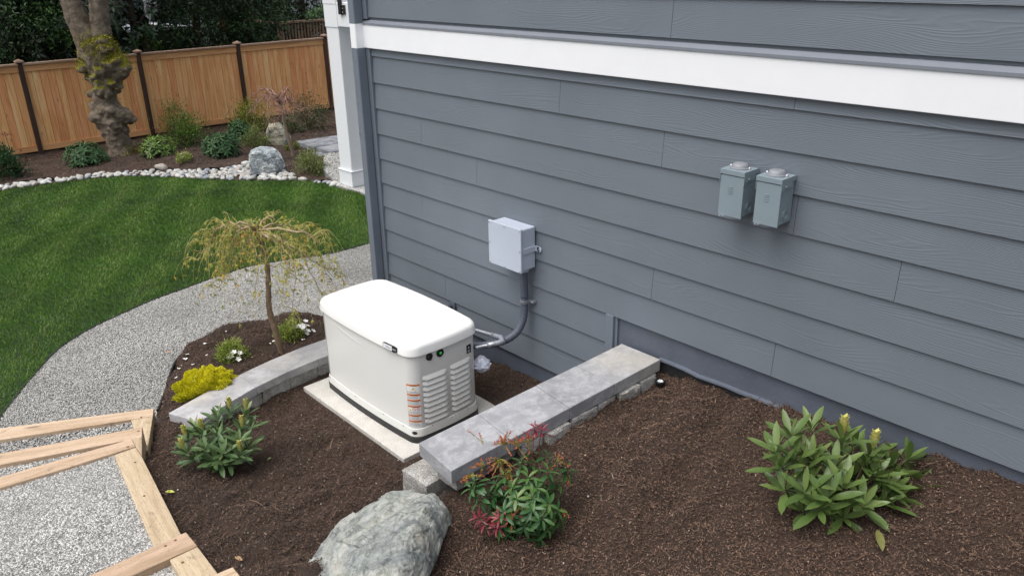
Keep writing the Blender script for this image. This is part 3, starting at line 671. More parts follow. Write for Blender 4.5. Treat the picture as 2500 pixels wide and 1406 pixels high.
# gas pipe with elbows
M_gpipe = simple('painted_steel_pipe', (.27, .285, .33, 1), .4, .2, var=.12, sc=40)
gp = thing('gas_pipe', 'grey painted gas pipe with elbows running from the wall to the generator back', 'pipe', (-4.61, 0, .45))
mb = MB(); mb.tube([(-4.613, -.002, .46), (-4.613, -.20, .46)], .0165, 12); mb.tube([(-4.613, -.20, .46), (-4.613, -.22, .455), (-4.56, -.235, .45)], .019, 12); pobj('pipe', mb, M_cond, gp, smooth=True)
mb = MB(); mb.lathe([(.042, .001), (.042, .010), (.03, .014)], (-4.613, 0, .46), 'y', 20); pobj('flange', mb, M_cond, gp, auto=40)
A = np.array([-4.56, -.235, .45]); B = np.array([-3.80, -.215, .535]); Cc = np.array([-3.755, -.24, .525]); Dd = np.array([-3.86, -.40, .50])
mb = MB(); mb.tube([A, B], .0145, 12); pobj('pipe', mb, M_gpipe, gp, smooth=True)
mb = MB(); mb.tube([B+(A-B)*.09, B+(A-B)*.03, B, Cc, Cc+(Dd-Cc)*.15, Cc+(Dd-Cc)*.3], [.019, .0195, .021, .022, .020, .019], 14); mb.tube([B+(A-B)*.12, B+(A-B)*.10], .021, 14); pobj('elbow', mb, M_gpipe, gp, auto=50)
mb = MB(); mb.tube([Cc+(Dd-Cc)*.3, Cc+(Dd-Cc)*.33, Cc+(Dd-Cc)*.55, Cc+(Dd-Cc)*.58], [.017, .019, .019, .012], 12); mb.tube([Cc+(Dd-Cc)*.58, Dd], .012, 12); pobj('coupling', mb, M_silver, gp, auto=50)
# crumpled film round the valve
mb = MB(); V = []; K = 16
for i in range(12):
    for j in range(K):
        a = 2*math.pi*j/K; f = math.sin(math.pi*(i+.6)/12.6); rr = (.05*f+.012)*(1+.38*mnoise.noise(Vector((math.cos(a)*3, math.sin(a)*3, i*.9))))
        V.append((-3.85+rr*math.cos(a), -.36+rr*math.sin(a), .30+i*.0105+.012*mnoise.noise(Vector((a*3, i, 5)))))
mb.add(V, [(i*K+j, i*K+(j+1) % K, (i+1)*K+(j+1) % K, (i+1)*K+j) for i in range(11) for j in range(K)]+[list(range(K))[::-1], [11*K+j for j in range(K)]])
tag(obj('plastic_wrap', mb, M_bag, auto=20), 'crumpled clear plastic wrap tied round the fitting behind the generator', 'wrap')

# ---------------------------------------------------------------- generator
gen = thing('generator', 'cream home standby generator with lid whitened as if overexposed, and green status light on concrete pad', 'generator', (-4.375, -.71, 0))
CX, CY = -4.378, -.708
def outline(L, Wd, r, bulge=.02, n=9):
    """CCW rounded rectangle with slightly bowed sides, uniform sampling"""
    P = []
    hx, hy = L/2, Wd/2
    def side(a, b, k=14):
        a = np.array(a); b = np.array(b); t = b-a; nrm = np.array([t[1], -t[0]])/np.linalg.norm(t)
        for i in range(1, k):
            u = i/k; P.append(a+t*u+nrm*bulge*(1-(2*u-1)**2)*(1 if abs(t[0]) > abs(t[1]) else .6))
    cs = [(hx-r, -hy+r, -90), (hx-r, hy-r, 0), (-hx+r, hy-r, 90), (-hx+r, -hy+r, 180)]
    for q, (cx, cy, a0) in enumerate(cs):
        for i in range(n+1):
            a = math.radians(a0+90*i/n); P.append(np.array([cx+r*math.cos(a), cy+r*math.sin(a)]))
        nx = cs[(q+1) % 4]; a = math.radians(nx[2]); side(P[-1], (nx[0]+r*math.cos(a), nx[1]+r*math.sin(a)))
    return [(CX+p[0], CY+p[1]) for p in P]
def loft(rings, cap0=True, cap1=True):
    g = MB(); n = len(rings[0][0]); V = [(x, y, z) for (R, z) in rings for (x, y) in R]
    F = [(i*n+j, i*n+(j+1) % n, (i+1)*n+(j+1) % n, (i+1)*n+j) for i in range(len(rings)-1) for j in range(n)]
    if cap0: F.append(list(range(n))[::-1])
    if cap1: F.append([(len(rings)-1)*n+j for j in range(n)])
    return g.add(V, F)
BL, BW, BR = 1.150, .570, .085
pobj('base_pad', loft([(outline(BL+.03, BW+.022, .09), .001), (outline(BL+.03, BW+.022, .09), .044), (outline(BL+.016, BW+.01, .085), .050)]), M_black, gen, auto=30)
pobj('skirt', loft([(outline(BL+.022, BW+.016, BR), .0505), (outline(BL+.024, BW+.018, BR), .056), (outline(BL+.010, BW+.006, BR), .104), (outline(BL-.006, BW-.01, BR), .107)]), M_gen, gen, auto=30)
body = pobj('housing', loft([(outline(BL-.004, BW-.006, BR), .1075), (outline(BL, BW, BR), .112), (outline(BL, BW, BR), .643), (outline(BL-.01, BW-.01, BR), .649)]), M_gen, gen, auto=30)
def lidring(dl, z, b=.02, r=.1): return (outline(BL+dl, BW+dl, r, b), z)
lid = pobj('lid', loft([lidring(.012, .650), lidring(.030, .650), lidring(.035, .654), lidring(.028, .700), lidring(.022, .712), lidring(.008, .724), lidring(-.016, .733), lidring(-.05, .738, .018), lidring(-.16, .744, .016, .09), lidring(-.34, .748, .01, .06)]), M_genlid, gen, auto=26)
# pressed accent line on the long face (shallow curved ridge)
P = [(CX-.46+.9*t, -1.0145-.0006*math.sin(math.pi*t), .600-.050*math.sin(math.pi*min(t, 1)*.62)) for t in np.linspace(0, 1, 20)]
def front_y(x, off=0.):   # y of the front (-Y) face at x
    u = np.clip((x-(CX-BL/2+BR))/(BL-2*BR), 0, 1); return CY-BW/2-.02*(1-(2*u-1)**2)-off
def right_x(y, off=0.):
    u = np.clip((y-(CY-BW/2+BR))/(BW-2*BR), 0, 1); return CX+BL/2+.012*(1-(2*u-1)**2)+off
mb = MB(); xs = np.linspace(CX-.44, CX+.10, 26); V = []
for i, xx in enumerate(xs):
    t = i/25; w = .018*math.sin(math.pi*t)**.7+.0005; zz = .612-.055*math.sin(math.pi*.5*t); d = .004*math.sin(math.pi*t)
    V += [(xx, front_y(xx)+.001, zz+w), (xx, front_y(xx)-d-.0004, zz+w*.1), (xx, front_y(xx)+.001, zz-w*.5)]
mb.add(V, [(i*3+j, (i+1)*3+j, (i+1)*3+j+1, i*3+j+1) for i in range(25) for j in range(2)]); o = obj('pressed_crease', mb, M_gen, smooth=True); o.parent = body
# panel seams
mb = MB(); mb.box(CX-BL/2+.07, CX-BL/2+.0718, front_y(CX-.5)-.0008, front_y(CX-.5)+.01, .115, .636); o = obj('seam', mb, M_ink); o.parent = body
# louvres on the end
lv = MB()
for (ya, yb, zt, n) in ((-.912, -.715, .492, 9), (-.688, -.502, .498, 9)):
    dz = .0405
    for k in range(n):
        z1 = zt-k*dz; z0 = z1-dz*.90; ns = 10; V = []
        for i in range(ns+1):
            u = i/ns; yy = ya+(yb-ya)*u; e = min(1, min(u, 1-u)*18+.02); e = math.sin(e*math.pi/2); xx = right_x(yy)
            dd = .0135*e
            V += [(xx-.003, yy, z1+.001), (xx+dd*.45, yy, z1-(z1-z0)*.4), (xx+dd, yy, z0+.004+.006*(1-e)), (xx+dd*.92, yy, z0+.001+.007*(1-e)), (xx-.003, yy, z0+.003+.008*(1-e))]
        lv.add(V, [(i*5+j, (i+1)*5+j, (i+1)*5+j+1, i*5+j+1) for i in range(ns) for j in range(4)])
o = pobj('louvres', lv, M_gen, gen, auto=35)
dk = MB()
for (ya, yb, zt, n) in ((-.912, -.715, .492, 9), (-.688, -.502, .498, 9)):
    for k in range(n): 
        z0 = zt-(k+1)*.0405+.0008; ys = np.linspace(ya+.006, yb-.006, 10)
        dk.add([p for yy in ys for p in ((right_x(yy)+.0006, yy, z0-.0006), (right_x(yy)+.0006, yy, z0+.0040))], [(i*2, i*2+2, i*2+3, i*2+1) for i in range(9)])
o = pobj('louvre_shade_strip', dk, M_ink, gen)  # dark strips paint in the shade below each louvre slat
# dirt specks on the lowest louvres
dt = MB()
for _ in range(260):
    col = random.random() < .55; yy = random.uniform(-.90, -.73) if col else random.uniform(-.67, -.52); k = random.choice([6, 7, 7, 8, 8, 8]); z1 = (.492 if col else .498)-k*.0405; u = random.uniform(.3, .8)
    s = random.uniform(.0007, .0019); zz = z1-.036*u; xx = right_x(yy)+.0135*(u*.95)+.0012
    dt.add([(xx, yy-s, zz-s), (xx, yy+s, zz-s), (xx, yy+s, zz+s), (xx, yy-s, zz+s)], [(0, 1, 2, 3)])
tag(pobj('dirt_specks', dt, M_ink, gen), kind='stuff')
# lock, lamp, badge
g = MB(); x0 = right_x(-.85); g.lathe([(.026, 0), (.026, .006), (.016, .010), (.014, .016), (.004, .017)], (x0, -.85, .618), 'x', 20); g.box(x0+.010, x0+.019, -.855, -.845, .598, .638); pobj('lock', g, M_blackp, gen, auto=40)
g = MB(); x0 = right_x(-.765); g.lathe([(.029, 0), (.029, .006), (.026, .009), (.011, .009), (.011, .004)], (x0, -.765, .618), 'x', 24); lampr = pobj('status_light', g, M_blackp, gen, auto=40)
g = MB(); g.lathe([(.010, .0092), (.009, .0115), (.005, .013), (.001, .0135)], (x0, -.765, .618), 'x', 18); o = obj('lamp_lens', g, M_led, smooth=True); o.parent = lampr
def plate_right(ya, yb, za, zb, off, m, name, par, n=4):
    g = MB(); ys = np.linspace(ya, yb, n); g.add([p for yy in ys for p in ((right_x(yy, off), yy, za), (right_x(yy, off), yy, zb))], [(i*2, i*2+2, i*2+3, i*2+1) for i in range(n-1)]); o = obj(name, g, m); o.parent = par; return o
bd = MB(); ys = np.linspace(-.532, -.490, 4)
bd.add([p for yy in ys for p in ((right_x(yy, .001), yy, .520), (right_x(yy, .001), yy, .584))], [(i*2, i*2+2, i*2+3, i*2+1) for i in range(3)]); bdo = pobj('dealer_badge', bd, M_blackp, gen)
g = MB(); c = (right_x(-.511, .0022), -.511, .561)
for a, l, w in ((0, .013, .0028), (90, .013, .0028), (45, .008, .002), (135, .008, .002)):
    ca, sa = math.cos(math.radians(a)), math.sin(math.radians(a))
    g.add([(c[0], c[1]+ca*l, c[2]+sa*l), (c[0], c[1]-sa*w, c[2]+ca*w), (c[0], c[1]-ca*l, c[2]-sa*l), (c[0], c[1]+sa*w, c[2]-ca*w)], [(0, 1, 2, 3)])
for zz, w in ((.541, .013), (.535, .011), (.529, .007)): g.box(c[0]-.0002, c[0], -.511-w, -.511+w, zz-.0012, zz+.0012)
o = obj('star_mark', g, M_paper); o.parent = bdo
# warning label wrapping the near corner
OUT = outline(BL, BW, BR)
seg0 = [np.array(p) for p in OUT]; n = len(seg0); cum = [0.]
ring = seg0[-14:]+seg0[:16]      # end of the front face, corner, start of the right face
for i in range(1, len(ring)): cum.append(cum[-1]+np.linalg.norm(ring[i]-ring[i-1]))
corner_mid = cum[14]+.5*BR*math.pi/2
def wrap(s, z, off):
    s += corner_mid; i = max(0, min(len(cum)-2, int(np.searchsorted(cum, s))-1)); t = (s-cum[i])/(cum[i+1]-cum[i]); p = ring[i]+(ring[i+1]-ring[i])*t
    tg = ring[i+1]-ring[i]; tg /= np.linalg.norm(tg); return (p[0]+tg[1]*off, p[1]-tg[0]*off, z)
def wquad(g, s0, s1, z0, z1, off, n=8):
    S = np.linspace(s0, s1, n+1); g.add([q for s in S for q in (wrap(s, z0, off), wrap(s, z1, off))], [(i*2, i*2+2, i*2+3, i*2+1) for i in range(n)])
LS0, LS1, LZ0, LZ1 = -.052, .040, .122, .443
g = MB(); wquad(g, LS0, LS1, LZ0, LZ1, .0006, 12); lab = pobj('warning_label', g, M_paper, gen)
H_ = LZ1-LZ0; og = MB(); ig = MB(); bands = [0, .225, .358, .50, .715, .855]; bh = .036
for i, b in enumerate(bands):
    z1 = LZ1-b*H_; z0 = z1-bh*H_*1.1; og = MB(); wquad(og, LS0, LS1, z0, z1, .0010); o = obj('orange_band', og, M_orange); o.parent = lab
    zend = LZ1-(bands[i+1] if i < 5 else 1)*H_; zt = z0-.004-(.036 if i == 0 else .028 if i == 3 else 0)
    while zt > zend+.004:
        s = LS0+.004; e = LS1-.004-random.uniform(0, .02)
        while s < e:
            w = random.uniform(.003, .012); wquad(ig, s, min(e, s+w), zt-.0009, zt+.0009, .0011, 2); s += w+.0025
        zt -= .0046
for s in (LS0, LS1-.0008): wquad(ig, s, s+.0008, LZ0, LZ1, .0012, 1)
wquad(ig, LS0, LS1, LZ0, LZ0+.0008, .0012)
o = obj('small_print', ig, M_ink); o.parent = lab
yg = MB()
def wtri(g, sc, z0, w, h, off): g.add([wrap(sc-w/2, z0, off), wrap(sc+w/2, z0, off), wrap(sc, z0+h, off)], [(0, 1, 2)])
zt = LZ1-.036*H_*1.1-.033; wtri(yg, -.004, zt, .028, .027, .0012); o = obj('yellow_triangle', yg, M_yel); o.parent = lab; yg = MB(); wtri(yg, -.034, LZ1-.54*H_-.027, .020, .022, .0012); o = obj('yellow_triangle', yg, M_yel); o.parent = lab
kg = MB()
for sc, zz, k in ((-.004, zt, 1.), (-.034, LZ1-.54*H_-.027, .75)):
    kg = MB(); kg.add([wrap(sc-.001*k, zz+.018*k, .0014), wrap(sc-.004*k, zz+.010*k, .0014), wrap(sc+.000*k, zz+.011*k, .0014)], [(0, 1, 2)]); kg.add([wrap(sc+.001*k, zz+.004*k, .0014), wrap(sc+.004*k, zz+.012*k, .0014), wrap(sc-.001*k, zz+.010*k, .0014)], [(0, 1, 2)]); o = obj('bolt_symbol', kg, M_ink); o.parent = lab
rgm = MB()
for sc in (-.008, .021):
    rgm = MB(); zc = LZ1-.54*H_-.015; A_ = np.linspace(0, 2*math.pi, 21)
    for i in range(20): rgm.add([wrap(sc+.0115*math.cos(A_[i]), zc+.0115*math.sin(A_[i]), .0014), wrap(sc+.0115*math.cos(A_[i+1]), zc+.0115*math.sin(A_[i+1]), .0014), wrap(sc+.0092*math.cos(A_[i+1]), zc+.0092*math.sin(A_[i+1]), .0014), wrap(sc+.0092*math.cos(A_[i]), zc+.0092*math.sin(A_[i]), .0014)], [(0, 1, 2, 3)])
    rgm.add([wrap(sc-.008, zc+.007, .0014), wrap(sc-.0065, zc+.0085, .0014), wrap(sc+.008, zc-.007, .0014), wrap(sc+.0065, zc-.0085, .0014)], [(0, 3, 2, 1)]); o = obj('prohibition_ring', rgm, M_red); o.parent = lab
def text(txt, size, mtx, m, par, name):
    cu = bpy.data.curves.new(name, 'FONT'); cu.body = txt; cu.size = size; cu.align_x = 'CENTER'; cu.align_y = 'CENTER'
    tmp = bpy.data.objects.new('tmp', cu); COL.objects.link(tmp); bpy.context.view_layer.update(); me = bpy.data.meshes.new_from_object(tmp); bpy.data.objects.remove(tmp); bpy.data.curves.remove(cu)
    me.materials.clear(); me.materials.append(m); o = bpy.data.objects.new(name, me); COL.objects.link(o); o.parent = par; o.matrix_local = mtx; return o
for b in bands[:]:
    a0, a1 = np.array(wrap(-.012, 0, .0016)), np.array(wrap(.010, 0, .0016)); xd = Vector(a1-a0).normalized(); zd = Vector((0, 0, 1)); yd = xd.cross(zd)
    c = Vector(wrap(-.001, LZ1-b*H_-bh*H_*.55, .0026)); text('WARNING', .0105, Matrix(((xd[0], 0, yd[0], c[0]), (xd[1], 0, yd[1], c[1]), (xd[2], 1, yd[2], c[2]), (0, 0, 0, 1))), M_blackp, lab, 'band_word')
# name plate on the front edge of the lid
xa, xb = -4.060, -3.918; g = MB(); V = []; xs = np.linspace(xa, xb, 9)
def ly(x, z): return front_y(x)-.021+ (z-.647)*.075 
for xx in xs:
    e = .006 if xx in (xs[0], xs[-1]) else 0
    V += [(xx, ly(xx, .656)-.0002, .656+e), (xx, ly(xx, .656)-.005, .656+e), (xx, ly(xx, .698)-.005, .698-e), (xx, ly(xx, .698)+.002, .698-e)]
g.add(V, [(i*4+j, (i+1)*4+j, (i+1)*4+(j+1) % 4, i*4+(j+1) % 4) for i in range(8) for j in range(4)]+[(0, 1, 2, 3), (35, 34, 33, 32)]); npo = pobj('name_plate', g, M_blackp, gen)
g = MB(); xs = np.linspace(xa+.006, xa+.098, 7); g.add([p for xx in xs for p in ((xx, ly(xx, .66)-.0064, .6605), (xx, ly(xx, .694)-.0064, .6935))], [(i*2, i*2+2, i*2+3, i*2+1) for i in range(6)]); o = obj('plate_face', g, M_white); o.parent = npo
g = MB(); xs = np.linspace(xa+.104, xb-.003, 4); g.add([p for xx in xs for p in ((xx, ly(xx, .668)-.0064, .671), (xx, ly(xx, .686)-.0064, .684))], [(i*2, i*2+2, i*2+3, i*2+1) for i in range(3)]); o = obj('plate_stripe', g, M_silver); o.parent = npo
c = Vector((xa+.052, ly(xa+.052, .677)-.0078, .677)); text('GENERAC', .0175, Matrix(((1, 0, 0, c[0]), (0, .06, -1, c[1]), (0, 1, .06, c[2]), (0, 0, 0, 1))), M_ink, npo, 'plate_lettering')
# drain opening in the skirt at the near corner, small screws along the seam
g = MB(); a = math.radians(-52); cc = (CX+BL/2-BR, CY-BW/2+BR)
V = []; rr = BR+.0145
for i in range(16):
    t = 2*math.pi*i/16; aa = a+.19*math.cos(t); V.append((cc[0]+rr*math.cos(aa), cc[1]+rr*math.sin(aa), .0805+.0125*math.sin(t)))
g.add(V, [list(range(16))]); pobj('drain_hole', g, M_blackp, gen)
for xx in (-4.88, -4.5, -4.15, -3.93): g = MB(); g.lathe([(.004, -.002), (.003, .001)], (xx, front_y(xx, .009), .1), 'y', 8); pobj('screw', g, M_ink, gen)
for yy in (-.86, -.7, -.55): g = MB(); g.lathe([(.004, 0), (.003, .002)], (right_x(yy, .005), yy, .1), 'x', 8); pobj('screw', g, M_ink, gen)

g = MB(); g.prism([(-5.058, -1.142), (-3.732, -1.152), (-3.732, -.26), (-5.058, -.25)], -.09, 0.); tag(obj('generator_pad', g, M_pad, bevel=.006), 'rough pale concrete pad under the generator', 'concrete pad')
# ---------------------------------------------------------------- retaining walls
def rough_block(x0, x1, y0, y1, z0, z1, amp=.006, cuts=5, r=None, rotz=0):
    bm = bmesh.new(); bmesh.ops.create_cube(bm, size=1)
    bmesh.ops.subdivide_edges(bm, edges=bm.edges, cuts=cuts, use_grid_fill=True)
    sx, sy, sz = x1-x0, y1-y0, z1-z0; c = Vector(((x0+x1)/2, (y0+y1)/2, (z0+z1)/2)); seed = random.uniform(0, 99)
    for v in bm.verts:
        q = Vector((v.co.x*sx, v.co.y*sy, v.co.z*sz)); e = sum(abs(abs(k)-.5) < .01 for k in v.co); nn = mnoise.noise_vector(q*22+Vector((seed, 0, 0)))*amp+mnoise.noise_vector(q*60+Vector((seed, 3, 0)))*amp*.5
        if e >= 2: q *= 1-.02
        q += nn; cs, sn = math.cos(rotz), math.sin(rotz); v.co = Vector((q.x*cs-q.y*sn, q.x*sn+q.y*cs, q.z))+c
    g = MB(); g.add([tuple(v.co) for v in bm.verts], [[v.index for v in f.verts] for f in bm.faces], r); bm.free(); return g
rw = thing('retaining_wall', 'straight low block wall with grey cap stones running out from the house beside the generator', 'retaining wall', (-2.72, -.8, 0))
ZC = .74
ys = [-1.612, -1.232, -.792, -.43, -.004]
for i in range(4):
    a, b = ys[i], ys[i+1]; sk0 = .02 if i in (1, 2) else 0; sk1 = .02 if i in (0, 1) else 0
    g = MB(); e = .0016
    g.prism([(-2.880, a+sk0+e), (-2.575, a-sk0+e-(.035 if i == 0 else 0)), (-2.575, b-sk1-e), (-2.880, b+sk1-e)], ZC-.078, ZC-(0, .001, 0, .0008)[i])
    pobj('cap_stone', g, M_cap if i < 3 else M_cape, rw, bevel=.004, seg=2)
pobj('block', rough_block(-2.832, -2.618, -1.585, -1.18, .563, .661, .006, 9), M_block, rw)
yy = -1.17
for k in range(7):
    w = .17+.03*((k*7) % 3); b = min(yy+w, -.03)
    pobj('block', rough_block(-2.832, -2.562+.012*((k*5) % 3-1), yy, b-.022, .545, .659, .006, 6), M_block, rw); yy = b
    if yy > -.06: break
pobj('block', rough_block(-2.972, -2.765, -1.665, -1.47, .38, .560, .005, 9, rotz=.02), M_block, rw)
for lvl, (z0, z1) in enumerate(((.36, .552), (.16, .352), (-.05, .152))):
    yy = -1.49 + .12*lvl
    while yy < -.02:
        b = min(yy+.36, -.01); pobj('block', rough_block(-2.838, -2.65, yy, b-.006, z0, z1, .005, 5), M_block, rw); yy = b

lw = thing('retaining_wall', 'curved low wall of pale cap stones between the maple bed and the generator', 'retaining wall', (-5.15, -1.2, 0))
ZL = .150
CS = [((-4.875, -2.015), (-5.139, -2.118)), ((-4.985, -1.72), (-5.245, -1.78)), ((-5.051, -1.511), (-5.314, -1.529)), ((-5.100, -1.23), (-5.368, -1.24)), ((-5.118, -.956), (-5.395, -.967)), ((-5.118, -.70), (-5.392, -.70)), ((-5.10, -.43), (-5.375, -.41)), ((-5.075, -.22), (-5.345, -.19)), ((-5.05, -.004), (-5.31, -.004))]
def capst(i0, i1, dz):
    inn = [CS[i][0] for i in range(i0, i1+1)]; out = [CS[i][1] for i in range(i0, i1+1)][::-1]; P = inn+out
    c = np.mean(P, axis=0); g = MB(); g.prism([tuple(c+(np.array(p)-c)*.9975) for p in P], ZL-.066, ZL-dz); return g
for a, b, dz in ((0, 2, 0), (2, 4, .001), (4, 6, .0005), (6, 8, 0)): pobj('cap_stone', capst(a, b, dz), M_capw, lw, bevel=.004)
yy = -2.0
while yy < -.03:
    b = min(yy+.26, -.01); ym = (yy+b)/2; xc = float(np.interp(ym, [c[0][1]*.5+c[1][1]*.5 for c in CS], [c[0][0]*.5+c[1][0]*.5 for c in CS]))
    sl = (float(np.interp(ym+.1, [c[0][1] for c in CS], [c[0][0] for c in CS]))-float(np.interp(ym-.1, [c[0][1] for c in CS], [c[0][0] for c in CS])))/.2
    pobj('block', rough_block(xc-.105, xc+.108, yy+.004, b-.004, -.12, ZL-.068, .005, 5, rotz=-math.atan(sl)), M_block, lw); yy = b

# ---------------------------------------------------------------- boulders
def boulder(name, pts, m, sub=4, amp=.03, seed=0, label='', facet=.0):
    bm = bmesh.new(); 
    for p in pts: bm.verts.new(p)
    r = bmesh.ops.convex_hull(bm, input=bm.verts)
    dead = [v for v in bm.verts if not v.link_faces]; bmesh.ops.delete(bm, geom=dead, context='VERTS')
    bmesh.ops.triangulate(bm, faces=bm.faces)
    for k in range(sub):
        bmesh.ops.subdivide_edges(bm, edges=bm.edges, cuts=1, use_grid_fill=True, smooth=.10 if k < 2 else 0.)
        bmesh.ops.triangulate(bm, faces=bm.faces)
    bmesh.ops.smooth_vert(bm, verts=bm.verts, factor=.12, use_axis_x=True, use_axis_y=True, use_axis_z=True)
    bm.normal_update(); c = sum((v.co for v in bm.verts), Vector())/len(bm.verts)
    size = max((v.co-c).length for v in bm.verts)
    for v in bm.verts:
        q = v.co/size*1.6+Vector((seed, seed*2, 0)); h = mnoise.noise(q*1.2)*.45; cl = mnoise.cell(q*3.1+mnoise.noise_vector(q*2.)*.5)*.35
        t = mnoise.ridged_multi_fractal(q*1.9, 1., 2.1, 5, 1., 2.)*.32; s = abs(mnoise.noise(q*6))*.3+mnoise.noise(q*15)*.12
        v.co += v.normal*(h+t+s+cl-.35)*amp
    g = MB(); g.add([tuple(v.co) for v in bm.verts], [[v.index for v in f.verts] for f in bm.faces]); bm.free()
    return tag(obj(name, g, m, auto=38), label, 'boulder')
P = []
for px, z in (((1003, 1196), .56), ((955, 1204), .55), ((885, 1235), .50), ((832, 1275), .46), ((784, 1335), .43), ((740, 1400), .40), ((725, 1480), .38),
              ((1060, 1208), .60), ((1085, 1240), .60), ((1040, 1235), .68), ((950, 1260), .67), ((1000, 1300), .72), ((900, 1330), .66), ((870, 1420), .66), ((960, 1430), .73), ((880, 1500), .62), ((1000, 1390), .70), ((1000, 1470), .62)):
    P.append(tuple(hz(px, z)))
for px, z in (((1093, 1285), .50), ((1085, 1312), .42), ((1052, 1350), .40), ((1003, 1402), .40), ((970, 1450), .38), ((920, 1520), .38), ((1098, 1262), .52)): P.append(tuple(hz(px, z)))
P += [(p[0]*.5+np.mean([q[0] for q in P])*.5-.06, p[1]*.5+np.mean([q[1] for q in P])*.5, .2) for p in P[:12]]
boulder('boulder', P, M_boul, 5, .026, 2., 'large grey-green boulder at the end of the straight block wall')
def far_boulder(px, w, h, m, label, seed, prof):
    b = G(px, Hbed); d = np.linalg.norm(b-CAM); s = d/FOC; rt = RC[:, 0]; rt = np.array([rt[0], rt[1], 0]); rt /= np.linalg.norm(rt); fw = np.array([-rt[1], rt[0], 0])
    P = []
    for (u, v) in prof:
        for dpt in (-.38, 0, .38):
            k = .72 if dpt else 1; P.append(tuple(b+rt*u*w*s*k+fw*(dpt*w*s+.2*w*s)+np.array([0, 0, max(-.08, v*h*s*(.93 if dpt else 1))])))
    return boulder('boulder', P, m, 4, .028, seed, label)
far_boulder((648, 416), 82, 47, M_boul2, 'rounded blue-grey boulder rising out of the white river stones', 5., [(-.5, -.1), (-.5, .45), (-.40, .9), (-.22, 1.04), (.02, 1.), (.28, .85), (.44, .5), (.5, .1), (.46, -.1)])
far_boulder((677, 352), 58, 46, M_boul3, 'pointed brownish boulder standing behind the boxwood, nearer the fence', 9., [(-.5, -.1), (-.45, .4), (-.3, .95), (.0, 1.), (.25, .75), (.5, .25), (.5, -.1)])

# river stones: each one a thing
rs_mesh = []
for k in range(6):
    bm = bmesh.new(); bmesh.ops.create_icosphere(bm, subdivisions=2, radius=1); 
    for v in bm.verts: v.co += mnoise.noise_vector(v.co*.9+Vector((k*5, 0, 0)))*.28; v.co.z *= .6; v.co.y *= .72
    me = bpy.data.meshes.new('river_stone'); bm.to_mesh(me); bm.free(); me.polygons.foreach_set('use_smooth', [True]*len(me.polygons)); rs_mesh.append(me)
rs_mats = []
for i, c in enumerate([(.36, .36, .345), (.47, .47, .45), (.41, .41, .39), (.52, .52, .50), (.40, .36, .32), (.25, .28, .31), (.45, .44, .39)]):
    rs_mats.append(simple('river_stone', (*c, 1), .6, var=.18, sc=3, bump=.3, bsc=8, bd=.02))
lx = np.array(lawn_top); sx = np.array(stone_top)
def near_y(P, x, y): # distance to polyline
    return np.min(np.linalg.norm(P-np.array([x, y]), axis=1))
cand = []; tries = 0
STRIP = stone_top+lawn_top[:-8][::-1]
bb = np.array(STRIP); placed = []
while len(placed) < 285 and tries < 60000:
    tries += 1; x = random.uniform(bb[:, 0].min(), bb[:, 0].max()); y = random.uniform(-1.8, bb[:, 1].max())
    if not inpoly(np.array([x]), np.array([y]), STRIP)[0]: continue
    r = random.uniform(.036, .074) if tries < 20000 else random.uniform(.030, .048)
    if any((x-a)**2+(y-b)**2 < (.80*(r+c))**2 for a, b, c in placed): continue
    placed.append((x, y, r))
for i, (x, y, r) in enumerate(placed):
    me = rs_mesh[i % 6].copy() if i < 42 else None
    if me is not None: me.materials.append(rs_mats[i % 7]); rs_mesh.append(me)
    me = me or rs_mesh[6+random.randrange(42)]
    o = bpy.data.objects.new('river_stone', me); COL.objects.link(o); o.location = (x, y, float(Hfar(x, y))+.015+r*.35); o.scale = (r*1.2, r*1.15, r*1.05); o.rotation_euler = (random.uniform(-.3, .3), random.uniform(-.3, .3), random.uniform(0, 6.28))
    tag(o, 'smooth pale river stone in the border between the lawn and the far bed', 'stone', 'river stones edging the lawn')
ex = [((657, 405), .10), ((640, 404), .085), ((600, 404), .075), ((612, 411), .085), ((665, 400), .075), ((395, 414), .095), ((680, 411), .07)]
for px, r in ex:
    b = G(px, Hbed); o = bpy.data.objects.new('river_stone', rs_mesh[6+random.randrange(42)]); COL.objects.link(o); o.location = (b[0], b[1], b[2]+r*.45); o.scale = (r*1.2, r*1.2, r*1.2); o.rotation_euler = (.1, .2, random.uniform(0, 6))
    tag(o, 'larger smooth river stone lying on top of the pile of river stones', 'stone', 'large stones on the river stone pile')

# ---------------------------------------------------------------- timber steps
st = thing('timber_steps', 'broad garden steps framed with pale square timbers and filled with gravel', 'steps', (-4.6, -2.8, 0))
def ext(a, b, k):   # extend the first point of edge b->a outwards
    a = np.array(a); b = np.array(b); return a+(a-b)*k
def timber(px, z, m, th=.14, dz=0, rot=None):
    Pw = [tuple(hz(p, z)[:2]) for p in px]; Pw = ccw(Pw); a = np.array(Pw)
    # local frame along the long axis so that the grain follows the timber
    e = [np.linalg.norm(a[(i+1) % len(a)]-a[i]) for i in range(len(a))]; i = int(np.argmax(e)); d = a[(i+1) % len(a)]-a[i]; an = math.atan2(d[1], d[0]); c = a.mean(0)
    R = np.array([[math.cos(-an), -math.sin(-an)], [math.sin(-an), math.cos(-an)]]); L = (a-c)@R.T
    g = MB(); g.prism([tuple(q) for q in L], -th, 0); o = obj('timber', g, m, bevel=.004)
    o.parent = st; o.location = Vector((c[0], c[1], z+dz))-Vector(st.location); o.rotation_euler = (0, 0, an); return o
M_rust = simple('rusty_screw', (.16, .075, .035, 1), .7)
M_t1 = m_wood('timber_sawn', (.54, .40, .275, 1), (.40, .27, .17, 1), (.64, .50, .365, 1), 'x', incise=.45)
E1 = lambda a, b: tuple(ext(a, b, .75))
timber([E1((0, 1045), (375, 997)), (375, 996), (373.5, 1015), E1((0, 1073), (373.5, 1015))], .060, M_t1)
